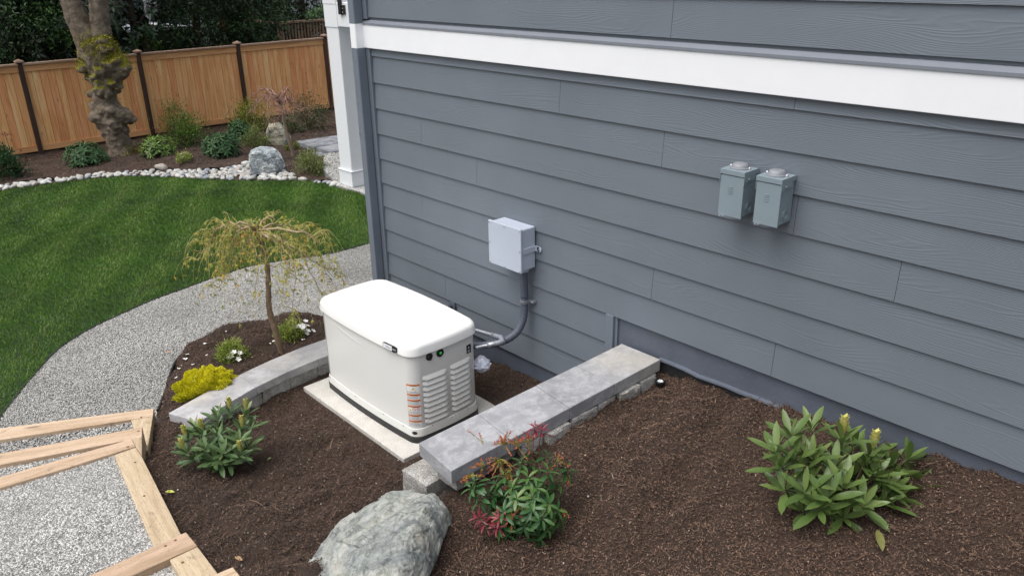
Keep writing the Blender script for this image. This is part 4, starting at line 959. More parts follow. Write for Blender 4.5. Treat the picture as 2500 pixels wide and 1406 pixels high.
timber([(320, 1024.2), (373, 1016), (360, 1100), (338, 1090)], .059, M_timy)
timber([E1((0, 1106), (347, 1041.5)), (347.5, 1041.5), (346.5, 1066.5), E1((0, 1134), (346.5, 1066.5))], .20, M_t1)
timber([E1((0, 1163), (321.3, 1070)), (321.3, 1070), (330.5, 1089.3), E1((0, 1190), (330.5, 1089.3))], .199, M_t1, dz=-.001)
timber([(322, 1070), (346.7, 1067), (346.7, 1112.6), (331.3, 1090)], .20, M_timy)
timber([(278.5, 1110), (331, 1091), (346.5, 1114), (380, 1180), (441, 1301), (470, 1352), (398, 1390), (375, 1332), (308.5, 1180)], .20, M_timy, dz=-.0005)
timber([E1((213, 1406), (454, 1297.5)), (454, 1297.5), (482, 1331.5), E1((318, 1406), (482, 1331.5))], .34, M_t1)
timber([(414, 1365), (482, 1333), (531, 1397), (560, 1440), (470, 1470), (440, 1406)], .34, M_timy, dz=-.001)
timber([tuple(ext((526, 1400), (568, 1382), 6)), (568, 1382.5), (596, 1417), tuple(ext((554, 1437), (596, 1417), 6))], .48, M_t1)
for px, z in (((345, 1018), .06), ((338, 1052), .20), ((300, 1180), .20), ((330, 1128), .20), ((352, 1210), .20), ((428, 1318), .34), ((404, 1332), .34), ((446, 1372), .34), ((312, 1090), .20)):
    if px == (300, 1180): continue
    c = hz(px, z); g = MB(); g.lathe([(.0075, 0), (.0075, .0012), (.003, .0018)], (c[0], c[1], z-.0002), 'z', 10); pobj('screw_head', g, M_rust, st)
def fill(px, z, name='step_gravel'):
    P = ccw([tuple(hz(p, z)[:2]) for p in px]); g = MB(); g.prism(P, z-.3, z); o = obj(name, g, M_gravb); o['kind'] = 'structure'; return P
F1 = fill([(-260, 1110), (322, 1024), (340, 1075), (-200, 1170)], .025)
F2 = fill([(-240, 1150), (322, 1058), (321, 1082), (-240, 1235)], .170)
F3 = fill([(-260, 1275), (279, 1109), (382, 1340), (200, 1430), (-300, 1640)], .178)
F4 = fill([(200, 1480), (414, 1362), (460, 1450), (300, 1560)], .290)
for nm, P, z, nn in (('step_stones', F1, .030, 6000), ('step_stones', F2, .168, 6000), ('tread_stones', F3, .172, 42000), ('tread_stones', F4, .290, 5500)):
    x, y = scatter_pts(P, nn, lambda x, y: (x > -7) & (y > -4.4)); stones(nm, x, y, lambda a, b, z=z: z+0*a, (.005, .0115) if z > .17 else (.005, .010), M_pebb, .6, .002)

# ---------------------------------------------------------------- pavers
def paver(px, z, th, label):
    P = ccw([tuple(hz(p, z)[:2]) for p in px]); g = MB(); c = np.mean(P, axis=0); g.prism([tuple(c+(np.array(p)-c)*.985) for p in P], z-th, z, random.random()); return tag(obj('paver', g, M_paver, bevel=.012), label, 'paver', None)
zt = -.34
paver([(722, 345), (779, 336), (824, 349), (768, 359)], zt, .1, 'grey stone paver at the outer corner of the paved terrace, beside the bare weeping tree')
paver([(781, 336), (862, 325), (905, 338), (826, 348)], zt, .1, 'grey stone paver at the back of the terrace, partly behind the white porch post')
paver([(770, 360), (825, 350), (870, 362), (807, 371)], zt, .1, 'grey stone paver of the terrace row nearest the step slab')
paver([(827, 349), (905, 339), (950, 352), (872, 361)], zt, .1, 'grey stone paver of the terrace hidden mostly behind the porch post')
zs = -.42
paver([(760, 373), (800, 367), (850, 379), (799, 391)], zs, .14, 'long grey step slab below the terrace, by the round boxwood')
paver([(803, 367), (860, 360), (900, 370), (852, 378)], zs, .14, 'grey step slab end tucked behind the porch post')
P = gl([(795, 402), (880, 390), (905, 470), (868, 470), (828, 462), (812, 448), (790, 430)], Hfar)
x, y = scatter_pts(P, 5000); stones('drain_gravel', x, y, lambda a, b: -.262+0*a, (.010, .020), M_pebb)
g = MB(); g.prism(ccw(P), -.6, -.27); tag(obj('gravel_strip', g, M_gravb), kind='structure')
for px, ww in (((900, 395), 0),): pass

# ---------------------------------------------------------------- fence
FX = -19.10; FZ = -.64; fence = thing('fence', 'tall orange cedar board fence with dark stained posts along the back of the garden', 'fence', (FX, 2, FZ))
py = [.305-2.40*3, .305-4.8, .305-2.4, .305, 2.706, 5.09, 7.40, 9.75]
py = [.45-2.35*k for k in (4, 3, 2, 1)]+[.45, 2.80, 5.13, 7.50, 9.85, 12.2, 14.55]
for i in range(len(py)-1):
    a, b = py[i]+.045, py[i+1]-.045; g = MB(); y = a
    k = int(round((b-a)/.14)); w = (b-a)/k
    for j in range(k):
        x = FX+.008*(j % 2)*0; xo = random.uniform(-.002, .002)
        g.box(FX-.012+xo, FX+.008+xo, a+j*w+.0035, a+(j+1)*w-.0035, FZ+.07, FZ+1.73, random.random())
    pobj('board_panel', g, M_cedar, fence)
    g = MB(); g.box(FX+.0105, FX+.035, a, b, FZ+1.67, FZ+1.80); pobj('rail', g, M_rail, fence, bevel=.003); g = MB(); g.box(FX+.0105, FX+.030, a, b, FZ+.05, FZ+.17); pobj('rail', g, M_rail, fence, bevel=.003)
    g = MB(); g.box(FX-.07, FX+.075, a-.001, b+.001, FZ+1.801, FZ+1.838); pobj('cap_rail', g, M_capr, fence, bevel=.003)
for y in py:
    g = MB(); g.box(FX-.04, FX+.062, y-.044, y+.044, FZ-.25, FZ+1.86); pobj('post', g, M_post, fence, bevel=.003)
    g = MB(); g.prism([(FX-.07, y-.075), (FX+.09, y-.075), (FX+.09, y+.075), (FX-.07, y+.075)], FZ+1.861, FZ+1.89); g.add([(FX-.07, y-.075, FZ+1.8905), (FX+.09, y-.075, FZ+1.8905), (FX+.09, y+.075, FZ+1.8905), (FX-.07, y+.075, FZ+1.8905), (FX+.01, y, FZ+1.93)], [(0, 1, 4), (1, 2, 4), (2, 3, 4), (3, 0, 4)]); pobj('post_cap', g, M_capr, fence)

# deck railing behind the fence
rl = thing('deck_railing', 'brown wooden deck railing with close upright slats above the far fence', 'railing', (-21.5, 8, 0))
g = MB(); g.box(-21.58, -21.45, 7.5, 12.5, 1.42, 1.475); pobj('rail', g, M_brail, rl); g = MB(); g.box(-21.55, -21.48, 7.5, 12.5, .58, .65); pobj('rail', g, M_brail, rl)
g = MB(); g.box(-23.5, -21.6, 7.46, 7.53, 1.42, 1.475); pobj('side_rail', g, M_brail, rl)
y = 7.62
k = 0
while y < 12.4 and k < 46:
    g = MB(); g.box(-21.535, -21.50, y, y+.036, .6505, 1.4195); pobj('baluster', g, M_brail, rl); y += .098; k += 1
for y in (7.42, 9.7, 12.):
    g = MB(); g.box(-21.44, -21.35, y, y+.09, -.6, 1.5); pobj('post', g, M_brail, rl)
g = MB(); g.box(-26, -21.6, 7.4, 12.5, .42, .57); pobj('deck_floor', g, M_brail, rl)

# ---------------------------------------------------------------- neighbour house
nh = thing('neighbour_house', 'white neighbouring house with paned windows glimpsed through the trees', 'house', (-31, 4, -.6))
g = MB(); g.box(-38, -31, -9, 16, -1., 5.6); M_nh = simple('pale_house_siding', (.50, .52, .53, 1), .6, var=.04); pobj('wall', g, M_nh, nh)
g = MB(); g.prism([(-30.2, -9.8), (-30.2, 16.8), (-38.8, 16.8), (-38.8, -9.8)], 5.601, [5.7]*4)
g.add([(-30.2, -9.8, 5.701), (-30.2, 16.8, 5.701), (-38.8, 16.8, 5.701), (-38.8, -9.8, 5.701), (-34.5, -9.8, 8.2), (-34.5, 16.8, 8.2)], [(0, 1, 5, 4), (2, 3, 4, 5), (0, 4, 3), (1, 2, 5)]); pobj('roof', g, simple('dark_shingle', (.06, .06, .065, 1), .9), nh)
M_glass = simple('dark_window_glass', (.05, .07, .08, 1), .08, var=.3)
for yc, zc in ((3.4, 1.5), (6.75, 1.5), (8.3, 1.5), (-2.4, 1.5), (11.4, 1.5), (3.2, 4.2), (-2.4, 4.2), (9.4, 4.2)):
    g = MB(); g.box(-30.999, -30.95, yc-.62, yc+.62, zc-.8, zc+.8); f = pobj('window', g, M_white, nh)
    g = MB()
    for i in range(3):
        for j in range(4): g.box(-30.949, -30.94, yc-.54+i*.365, yc-.54+i*.365+.34, zc-.72+j*.365, zc-.72+j*.365+.34)
    o = obj('pane', g, M_glass); o.parent = f
sh = thing('shed', 'grey vertical board wall of an outbuilding behind the fence', 'shed', (-22.5, 4, -.6))
g = MB(); 
for k in range(18): g.box(-22.6, -22.5+.006*(k % 2), 2.9+k*.13, 2.9+(k+1)*.13-.010, -.9, 1.40, random.random())
pobj('board_wall', g, simple('grey_boarding', (.22, .20, .18, 1), .8), sh)
g = MB(); g.box(-24.6, -22.45, 2.8, 5.35, 1.401, 1.47); pobj('roof', g, M_white, sh)
# ---------------------------------------------------------------- plants
def nrm(a): return a/(np.linalg.norm(a, axis=-1, keepdims=True)+1e-9)
def leaves(g, P, D, N, L, Wd, R, droop=.15, fold=.35, st=(0, .28, .6, .85, 1.), wt=(.12, .85, 1., .6, .02)):
    P, D, N = map(lambda a: np.asarray(a, float), (P, D, N)); n = len(P); D = nrm(D); S = nrm(np.cross(D, N)); N = np.cross(S, D)
    L = np.broadcast_to(L, n); Wd = np.broadcast_to(Wd, n); dr = np.broadcast_to(droop, n)
    k = len(st); V = np.empty((n, k*3, 3))
    for i, (t, w) in enumerate(zip(st, wt)):
        c = P+D*(L*t)[:, None]-N*(L*dr*t*t)[:, None]
        for j, q in enumerate((-1, 0, 1)): V[:, i*3+j] = c+S*(Wd*.5*w*q)[:, None]+N*(abs(q)*Wd*.5*w*fold)[:, None]
    q = np.array([[i*3+j, i*3+j+1, (i+1)*3+j+1, (i+1)*3+j] for i in range(k-1) for j in range(2)])
    F = ((np.arange(n)*k*3)[:, None, None]+q[None]).reshape(-1, 4); g.addn(V.reshape(-1, 3), F, np.repeat(R, k*3))
def rots(n): v = rg.normal(0, 1, (n, 3)); return nrm(v)
M_rho = leafmat('rhododendron_leaf', [(0, (.04, .075, .03)), (.4, (.08, .145, .052)), (.8, (.135, .215, .08)), (1, (.22, .27, .10))], .36, .12)
M_rhoR = leafmat('rhododendron_leaf_bright', [(0, (.045, .080, .022)), (.4, (.095, .155, .040)), (.8, (.155, .225, .062)), (.97, (.22, .27, .09)), (1, (.30, .25, .10))], .36, .15)
M_rhoB = leafmat('rhododendron_leaf_bluish', [(0, (.012, .042, .014)), (.5, (.032, .085, .03)), (1, (.07, .14, .05))], .55, .12, .25)
M_lime = leafmat('lime_leaf', [(0, (.03, .075, .012)), (.5, (.085, .17, .022)), (1, (.22, .32, .05))], .45, .25)
M_yell = leafmat('yellow_green_leaf', [(0, (.035, .07, .01)), (.5, (.14, .19, .02)), (1, (.42, .40, .04))], .5, .25)
M_pier = leafmat('pieris_leaf', [(0, (.014, .055, .016)), (.5, (.036, .105, .03)), (.85, (.075, .165, .04)), (1, (.14, .21, .05))], .35, .14)
M_redl = leafmat('crimson_leaf', [(0, (.07, .008, .015)), (.6, (.20, .02, .035)), (1, (.35, .08, .09))], .32, .12)
M_panl = leafmat('flower_panicle', [(0, (.16, .19, .02)), (.35, (.30, .22, .03)), (.65, (.48, .12, .05)), (1, (.45, .06, .07))], .6, .1)
M_bud = leafmat('pale_flower_bud', [(0, (.48, .46, .10)), (.5, (.66, .64, .20)), (1, (.78, .72, .34))], .5, .05)
M_sed = leafmat('yellow_sedum', [(0, (.20, .22, .008)), (.35, (.58, .55, .010)), (.75, (.80, .74, .018)), (1, (.86, .82, .08))], .6, .25)
M_aza = leafmat('azalea_leaf', [(0, (.10, .17, .02)), (.5, (.25, .34, .05)), (.85, (.42, .44, .12)), (1, (.5, .32, .12))], .5, .2)
M_box = leafmat('boxwood_leaf', [(0, (.06, .10, .02)), (.5, (.17, .22, .055)), (1, (.34, .36, .13))], .5, .2)
M_olive = leafmat('olive_leaf', [(0, (.03, .05, .018)), (.5, (.075, .10, .038)), (1, (.17, .17, .07))], .5, .2)
M_petal = simple('white_petal', (.85, .84, .80, 1), .6, var=.03)
M_mapl = leafmat('young_maple_leaf', [(0, (.13, .17, .02)), (.5, (.29, .30, .035)), (.85, (.45, .37, .05)), (1, (.5, .26, .06))], .5, .25)
M_dk = leafmat('dark_glossy_leaf', [(0, (.006, .016, .006)), (.5, (.015, .036, .013)), (.85, (.032, .062, .024)), (1, (.08, .065, .03))], .3, .05)
M_tan = leafmat('tan_leaf', [(0, (.05, .04, .012)), (.5, (.16, .11, .03)), (1, (.35, .16, .06))], .6, .1)
M_con = leafmat('conifer_foliage', [(0, (.006, .022, .005)), (.5, (.018, .052, .011)), (.9, (.04, .095, .018)), (1, (.09, .15, .035))], .6, .08)
M_conb = leafmat('fresh_conifer_foliage', [(0, (.01, .035, .008)), (.5, (.03, .085, .016)), (1, (.09, .18, .04))], .6, .12)
M_trk = simple('dark_trunk', (.07, .055, .04, 1), .9, var=.3, sc=8, bump=.6, bsc=30, bd=.01)
M_moss = leafmat('trunk_moss', [(0, (.11, .11, .008)), (.5, (.24, .225, .014)), (1, (.38, .34, .03))], .8, .1)

def up_axes(n): return np.tile(np.array([0, 0, 1.]), (n, 1))
def rosettes(g, T, A, nl, L, W_, tilt=(.1, .6), droop=.22, fold=.3, stemoff=.02):
    """whorls of leaves at tips T with axis A"""
    P, D, N, LL, R = [], [], [], [], []
    for t, a in zip(T, A):
        a = a/np.linalg.norm(a); b = np.cross(a, [.3, .5, .8]); b /= np.linalg.norm(b); c = np.cross(a, b); ph = random.uniform(0, 6.28); rr = random.uniform(0, 1)
        for k in range(nl):
            lay = k/(nl-1.); an = ph+k*2.4; tl = tilt[0]+(tilt[1]-tilt[0])*lay**1.2+random.uniform(-.12, .12)
            d = a*math.sin(tl)+(b*math.cos(an)+c*math.sin(an))*math.cos(tl)
            P.append(t-a*stemoff*(1-lay)+d*.004); D.append(d); N.append(a+.0*d); LL.append(L*random.uniform(.75, 1.12)*(1-.32*lay)); R.append(min(1, max(0, .25+.3*rr+.35*lay+random.uniform(-.15, .15))))
    LL = np.array(LL); leaves(g, P, D, N, LL, LL*W_, np.array(R), droop, fold)
def bud(g, p, a, h, r, seed=.5):
    a = a/np.linalg.norm(a); n = 26
    for i in range(n):
        u = i/n; an = i*2.4; b = np.cross(a, [.2, .9, .3]); b /= np.linalg.norm(b); c = np.cross(a, b); rad = r*math.sin(math.pi*min(1, u*.75+.22)); o = b*math.cos(an)+c*math.sin(an)
        leaves(g, [p+a*h*u*.8+o*rad*.35], [a*1.+o*.35], [o], np.array([h*.42]), np.array([r*1.1]), np.array([random.random()]), -.12, -.4, (0, .5, 1.), (.7, 1., .05))
def dome_pts(n, rx, ry, rz, low=-.15, jit=.12):
    out = []
    i = 0
    while len(out) < n:
        u = (i+.5)/(n*1.0) if i < n else random.random(); z = 1-(1-low)*min(1, u); an = i*2.39996+random.uniform(-.2, .2); r = math.sqrt(max(0, 1-z*z)); k = 1+random.uniform(-jit, jit*.6)
        out.append(np.array([r*math.cos(an)*rx*k, r*math.sin(an)*ry*k, max(low, z)*rz*k])); i += 1
    return out
def rhodo(name, label, loc, rx, ry, rz, n, L, m, cat='shrub', nl=9, W_=.30, zc=.35, buds=(), group=None, extra=(), droop=.22, tilt=(.05, .65)):
    t = thing(name, label, cat, loc, group); T = dome_pts(n, rx, ry, rz); c0 = np.array([0, 0, rz*zc]); T = [p+c0 for p in T]+[np.array(e, float) for e in extra]
    ins = [p*np.array([.6, .6, .7]) for p in T[::2]]
    A = [nrm((p-c0)/np.array([rx, ry, rz])*np.array([1, 1, .7])+np.array([0, 0, .55])) for p in T]; Ai = [nrm(p-c0*.5+np.array([0, 0, .4*rz])) for p in ins]
    g = MB(); rosettes(g, T, A, nl, L, W_, tilt, droop); rosettes(g, ins, Ai, nl-2, L, W_, tilt, droop); f = obj('foliage', g, m, t, smooth=True)
    g = MB()
    for p in T+ins:
        mid = np.array([p[0]*.35, p[1]*.35, p[2]*.5]); g.tube([(p[0]*.05, p[1]*.05, -.03), mid, p], [.007, .005, .003], 5)
    obj('stems', g, M_stem, t)
    for i in buds:
        if i < len(T): g = MB(); bud(g, T[i]+A[i]*.005, A[i]*.6+np.array([0, 0, .6]), L*.52, L*.13); obj('flower_bud', g, M_bud, t, smooth=True)
    return t, T, A
def at(px, H): return tuple(float(q) for q in G(px, H))
# rhododendron on the right: tips read off the photograph's outline
b = at((2062, 1232), Hnear)
def tips_from_px(base, L):   # (px, depth offset along view from the base's vertical plane)
    fw = RC[:, 2].copy(); fw[2] = 0; fw /= np.linalg.norm(fw); out = []
    for (px, dp) in L:
        r = pray(px); o = np.array(base)+fw*dp; t = np.dot(o-CAM, fw)/np.dot(r, fw); out.append(CAM+r*t-np.array(base))
    return out
def shrub_from_tips(name, label, base, tips, L, m, nl, W_, budi, inner=1, droop=.22, tilt=(.05, .65), extra=None, stem=.006):
    t = thing(name, label, 'shrub', tuple(base)); T = tips_from_px(base, tips); c = np.mean(T, axis=0)*.55
    A = [nrm(nrm(p-c)*.8+np.array([0, 0, .55])) for p in T]
    A = [nrm(a*np.array([.7, .7, 1])+np.array([0, 0, .6])) for a in A]; g = MB(); rosettes(g, T, A, nl, L, W_, tilt, droop)
    for q in range(inner):
        Q = [p*random.uniform(.5, .75)+np.random.normal(0, .02, 3) for p in T]; rosettes(g, Q, [nrm(nrm(p)*.9+np.array([0, 0, .2])) for p in Q], nl-2, L*.95, W_, tilt, droop)
    obj('foliage', g, m, t, smooth=True); g = MB()
    for p in T: g.tube([(p[0]*.05, p[1]*.05, -.03), (p[0]*.4, p[1]*.4, p[2]*.42), p], [stem, stem*.8, stem*.5], 5)
    obj('stems', g, M_stem, t)
    for i in budi: g = MB(); bud(g, T[i]+A[i]*.035, A[i]*.3+np.array([0, 0, .9]), L*.56, L*.15); obj('flower_bud', g, M_bud, t, smooth=True)
    return t
np.random.seed(4)
T = [((1930, 1065), .10), ((1980, 1050), .22), ((2055, 1075), .12), ((2125, 1110), .12), ((2085, 1090), .28), ((1905, 1140), .0), ((1985, 1120), .05), ((2035, 1145), -.02), ((2110, 1130), .05), ((2170, 1135), .15),
     ((1965, 1200), -.12), ((2060, 1190), -.12), ((2165, 1190), -.02), ((2225, 1170), .10), ((2000, 1240), -.16), ((2105, 1235), -.14), ((1915, 1195), -.06), ((2060, 1262), -.12), ((2160, 1225), -.08), ((2195, 1205), .05), ((1960, 1245), -.08), ((2020, 1215), -.16), ((2240, 1195), .04), ((2215, 1120), .14), ((1895, 1100), .04), ((1940, 1120), .02), ((2140, 1160), .0)]
shrub_from_tips('rhododendron', 'glossy green rhododendron with two pale flower buds in the mulch close to the house wall', b, T, .162, M_rhoR, 8, .25, (2, 3), 1, .07, (.35, 1.15))
b = at((545, 1140), Hnear)
T = [((562, 1008), .12), ((600, 1012), .16), ((530, 1020), .10), ((497, 1060), .02), ((530, 1062), -.02), ((590, 1052), .04), ((585, 1075), -.06), ((460, 1075), .02), ((455, 1105), -.08), ((500, 1095), -.1), ((545, 1105), -.14), ((585, 1110), -.12), ((605, 1090), 0), ((475, 1120), -.06), ((560, 1130), -.12), ((520, 1125), -.1), ((612, 1042), .1), ((478, 1045), .08)]
shrub_from_tips('rhododendron', 'rhododendron with yellow-green pointed buds growing at the near end of the curved wall', b, T, .132, M_rho, 9, .26, (0, 1, 3, 5, 8, 7, 11), 1, .07, (.35, 1.15))

# pieris: whorls, crimson new growth, drooping panicles
b = at((1285, 1275), Hnear); t = thing('pieris', 'green pieris shrub with crimson new leaves and orange flower sprays beside the block wall', 'shrub', b)
TG = [((1300, 1130), .12), ((1335, 1110), .15), ((1270, 1125), .1), ((1230, 1160), .04), ((1160, 1175), .04), ((1385, 1140), .12), ((1340, 1150), .04), ((1290, 1165), .0), ((1200, 1210), .0), ((1310, 1190), -.06), ((1365, 1175), .06), ((1260, 1215), -.08), ((1300, 1240), -.14), ((1360, 1245), -.08), ((1340, 1230), -.12), ((1230, 1250), -.1),
      ((1190, 1260), -.06), ((1280, 1285), -.12), ((1340, 1290), -.12), ((1320, 1315), -.12), ((1240, 1300), -.1), ((1370, 1270), -.06), ((1150, 1190), .0), ((1295, 1100), .18), ((1210, 1180), .02), ((1390, 1150), .1), ((1170, 1215), -.02), ((1300, 1215), -.1), ((1325, 1265), -.15), ((1220, 1285), -.1), ((1250, 1190), -.02)]
T = tips_from_px(b, TG); c = np.mean(T, axis=0)*.5; A = [nrm(nrm(p-c)*.9+np.array([0, 0, .5])) for p in T]
g = MB(); rosettes(g, T, A, 11, .076, .30, (-.35, .7), .3); Q = [p*.66 for p in T]; rosettes(g, Q, A, 9, .072, .30, (-.35, .6), .3); obj('foliage', g, M_pier, t, smooth=True)
g = MB()
for p in T: g.tube([(p[0]*.05, p[1]*.05, -.03), (p[0]*.4, p[1]*.4, p[2]*.45), p], [.006, .004, .0025], 5)
obj('stems', g, M_stem, t)
for (px, dp) in [((1305, 1040), .22), ((1322, 1048), .2), ((1290, 1062), .2), ((1165, 1262), -.1), ((1183, 1274), -.1), ((1218, 1262), -.12), ((1212, 1285), -.12)]:
    q = tips_from_px(b, [(px, dp)])[0]; a = nrm(nrm(q-c)*.6+np.array([0, -.2, .8])); g = MB(); rosettes(g, [q], [a], 11, .056, .22, (-.1, 1.0), .2); o = obj('new_leaves', g, M_redl, t, smooth=True)
    g2 = MB(); g2.tube([(q[0]*.5, q[1]*.5, q[2]*.45), q], .002, 4); s = obj('stalk', g2, M_redl, o)
def panicle(g, q, d, L, n):
    for k in range(n):
        dd = nrm(np.array(d)+np.random.normal(0, .45, 3)); l = L*random.uniform(.6, 1.1); m_ = 16
        pts = [q+dd*l*u-np.array([0, 0, 1])*l*.25*u*u for u in np.linspace(0, 1, m_)]
        X = []; 
        for i, p in enumerate(pts[2:]):
            for s_ in range(2): X.append(p)
        X = np.array(X); DD = nrm(np.random.normal(0, 1, (len(X), 3))+dd*.5); leaves(g, X, DD, rots(len(X)), rg.uniform(.006, .011, len(X)), .0042, np.clip(np.linspace(.2, 1, len(X))+rg.uniform(-.3, .2, len(X)), 0, 1), 0, .2, (0, .6, 1), (.4, 1., .5))
        for a_, b_ in zip(pts[:-1:3], pts[3::3]): g_st.append((a_, b_))
g_st = []
for px, dp, d, L, n in [((1232, 1085), .12, (0, .0, .5), .085, 13), ((1262, 1090), .14, (.3, 0, .4), .075, 8), ((1180, 1085), .06, (-.8, .1, .3), .11, 2), ((1180, 1135), .03, (-.5, -.3, -.1), .07, 6), ((1150, 1160), .02, (-.6, -.2, -.2), .06, 5), ((1225, 1120), .06, (-.1, -.5, -.3), .09, 10), ((1245, 1145), .04, (0, -.5, -.5), .09, 7), ((1290, 1080), .14, (.2, .2, .1), .06, 5), ((1360, 1125), .12, (.5, .1, .1), .06, 4), ((1275, 1235), -.1, (-.2, -.4, -.4), .06, 5), ((1250, 1250), -.1, (-.2, -.4, -.4), .07, 4), ((1380, 1160), .1, (.6, 0, -.2), .05, 3), ((1370, 1240), -.05, (.6, 0, 0), .05, 2)]:
    q = tips_from_px(b, [(px, dp)])[0]; g = MB(); panicle(g, q, d, L, n); o = obj('flower_spray', g, M_panl, t)
g = MB()
for a_, b_ in g_st: g.tube([a_, b_], .0011, 3, False)
tag(obj('spray_stalks', g, simple('yellow_green_stalk', (.26, .25, .05, 1), .6), t), kind='stuff')
for px, dp in [((1250, 1084), .12), ((1170, 1140), .03), ((1260, 1235), -.08)]:
    pass

# sedum mound
MS = lambda u: None
c = at((503, 947), Hnear); t = thing('sedum_mound', 'bright yellow-green low mound plant at the outer edge of the curved wall', 'plant', (c[0], c[1], c[2]-.02))
n = 14000; a = rg.uniform(0, 6.283, n); z = rg.uniform(.0, 1, n); r = np.sqrt(1-z*z); lump = 1+.10*np.sin(a*5+z*9)+.06*np.sin(a*11-z*14)
ax1 = nrm(np.array([.30, .955, 0])); ax2 = np.array([ax1[1], -ax1[0], 0])
rx, ry, rz_ = .215, .155, .16
P = (ax1*(np.cos(a)*r*rx*lump)[:, None]+ax2*(np.sin(a)*r*ry*lump)[:, None]); P[:, 2] = z*rz_*lump
Dn = nrm(P/np.array([rx, rx, rz_])**1.2+rg.normal(0, .55, (n, 3))+np.array([0, 0, .3]))
g = MB(); leaves(g, P-Dn*.006, Dn, rots(n), rg.uniform(.010, .018, n), rg.uniform(.006, .010, n), np.clip(.2+.5*z+rg.normal(0, .2, n), 0, 1), .0, .3, (0, .5, 1), (.5, 1., .3)); obj('foliage', g, M_sed, t)
mb = MB(); K = 28; V = []
for i in range(9):
    zz = i/8; rr = math.sqrt(1-zz*zz)
    for j in range(K): aa = 2*math.pi*j/K; V.append(tuple((ax1*math.cos(aa)*rr*rx+ax2*math.sin(aa)*rr*ry)*.85+np.array([0, 0, zz*rz_*.85])))
mb.add(V, [(i*K+j, i*K+(j+1) % K, (i+1)*K+(j+1) % K, (i+1)*K+j) for i in range(8) for j in range(K)]); obj('leafy_core', mb, M_sed, t)

def puff(name, label, px, H, w, h, m, n, ll, lw, cat='shrub', group=None, flowers=0, stemmat=None, flat=.85, loose=.25, dz=0., dep=None, petal_side=None, loc=None, red=0):
    """small-leaved rounded shrub: leaf clumps through an uneven dome"""
    b = np.array(loc if loc is not None else at(px, H)); s = np.linalg.norm(b-CAM)/FOC; w, h = w*s, h*s; t = thing(name, label, cat, (b[0], b[1], b[2]+dz), group)
    nc = max(14, int(n/60)); C = []
    for i in range(nc):
        v = nrm(rg.normal(0, 1, 3)); v[2] = abs(v[2]); k = rg.uniform(.55, 1.)**.6*(1+rg.uniform(-loose, loose)*.6); C.append(v*k*np.array([w/2, w/2*flat, h*.9])+np.array([0, 0, h*.08]))
    C = np.array(C); idx = rg.integers(0, nc, n); cr = h*.16
    P = C[idx]+rg.normal(0, cr, (n, 3)); P[:, 2] = np.maximum(P[:, 2], .01)
    D = nrm(nrm(P-np.array([0, 0, h*.2]))*.8+rg.normal(0, .6, (n, 3))+np.array([0, 0, .3]))
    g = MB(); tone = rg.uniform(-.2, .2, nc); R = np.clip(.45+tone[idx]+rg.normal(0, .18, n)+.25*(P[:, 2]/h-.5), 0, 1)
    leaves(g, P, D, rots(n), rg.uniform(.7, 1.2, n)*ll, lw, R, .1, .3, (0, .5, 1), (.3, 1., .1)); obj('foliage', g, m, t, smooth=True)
    g = MB()
    for c in C[::max(1, nc//26)]: g.tube([(c[0]*.1, c[1]*.1, -.03), (c[0]*.45, c[1]*.45, c[2]*.4), tuple(c)], [.007, .005, .003], 5)
    obj('stems', g, stemmat or M_stem, t)
    if flowers:
        for i in range(flowers):
            if petal_side: q = np.array(petal_side)*np.array([w/2, w/2, h])+rg.normal(0, .032, 3); q[2] = abs(q[2])+h*.3
            else: q = C[rg.integers(0, nc)]*1.06
            g = MB(); aa = nrm(q/np.linalg.norm(q)+np.array([0, -.2, .7]))
            bb = np.cross(aa, [.3, .6, .7]); bb /= np.linalg.norm(bb); cc = np.cross(aa, bb); an = [2*math.pi*k/5 for k in range(5)]
            D = [aa*.55+bb*math.cos(x)+cc*math.sin(x) for x in an]; leaves(g, [q]*5, D, [aa]*5, np.full(5, .024), np.full(5, .019), np.full(5, .5), .2, .1, (0, .6, 1), (.4, 1, .5)); obj('blossom', g, M_petal, t)
    return t
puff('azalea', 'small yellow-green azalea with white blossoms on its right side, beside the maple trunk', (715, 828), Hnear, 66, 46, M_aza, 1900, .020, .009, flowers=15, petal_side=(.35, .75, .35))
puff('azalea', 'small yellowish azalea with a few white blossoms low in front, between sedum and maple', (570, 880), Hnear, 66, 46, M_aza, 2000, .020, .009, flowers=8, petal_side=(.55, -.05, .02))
# far bed shrubs
def frh(px, w, h, n, m, label, L=.12, nl=8, **k):
    b = at(px, Hbed); s = np.linalg.norm(np.array(b)-CAM)/FOC; return rhodo('rhododendron', label, b, w*s/2*.86, w*s/2*.8, h*s*.62, n, L, m, nl=nl, **k)
frh((214, 398), 100, 50, 46, M_rhoB, 'low spreading rhododendron to the left of the knobbly tree base', .14)
frh((388, 380), 88, 52, 42, M_lime, 'lime green rhododendron just right of the knobbly tree base', .13)
frh((542, 378), 96, 58, 44, M_rhoB, 'bluish green rhododendron in front of the yellow-green bushes', .15)
frh((588, 345), 70, 56, 34, M_rhoB, 'bluish green rhododendron half hidden behind another, left of the boxwood', .15)
puff('boxwood', 'small round boxwood in front of the pointed boulder', (624, 358), Hbed, 58, 42, M_box, 2200, .028, .016)
puff('boxwood', 'round boxwood ball at the edge of the bed near the porch post', (762, 425), Hbed, 66, 54, M_box, 2600, .026, .015)
puff('evergreen_shrub', 'tall loose yellow-green shrub in front of the fence, right of the knobbly tree', (458, 350), Hbed, 84, 56, M_lime, 2600, .045, .022, loose=.7)
puff('evergreen_shrub', 'thin upright sprouting shrub against the fence behind the yellow-green shrub', (425, 330), Hbed, 50, 62, M_lime, 800, .045, .02, loose=.9)
puff('evergreen_shrub', 'yellow variegated shrub by the fence with a dark post behind it', (618, 318), Hbed, 96, 60, M_yell, 3200, .04, .022, loose=.6)
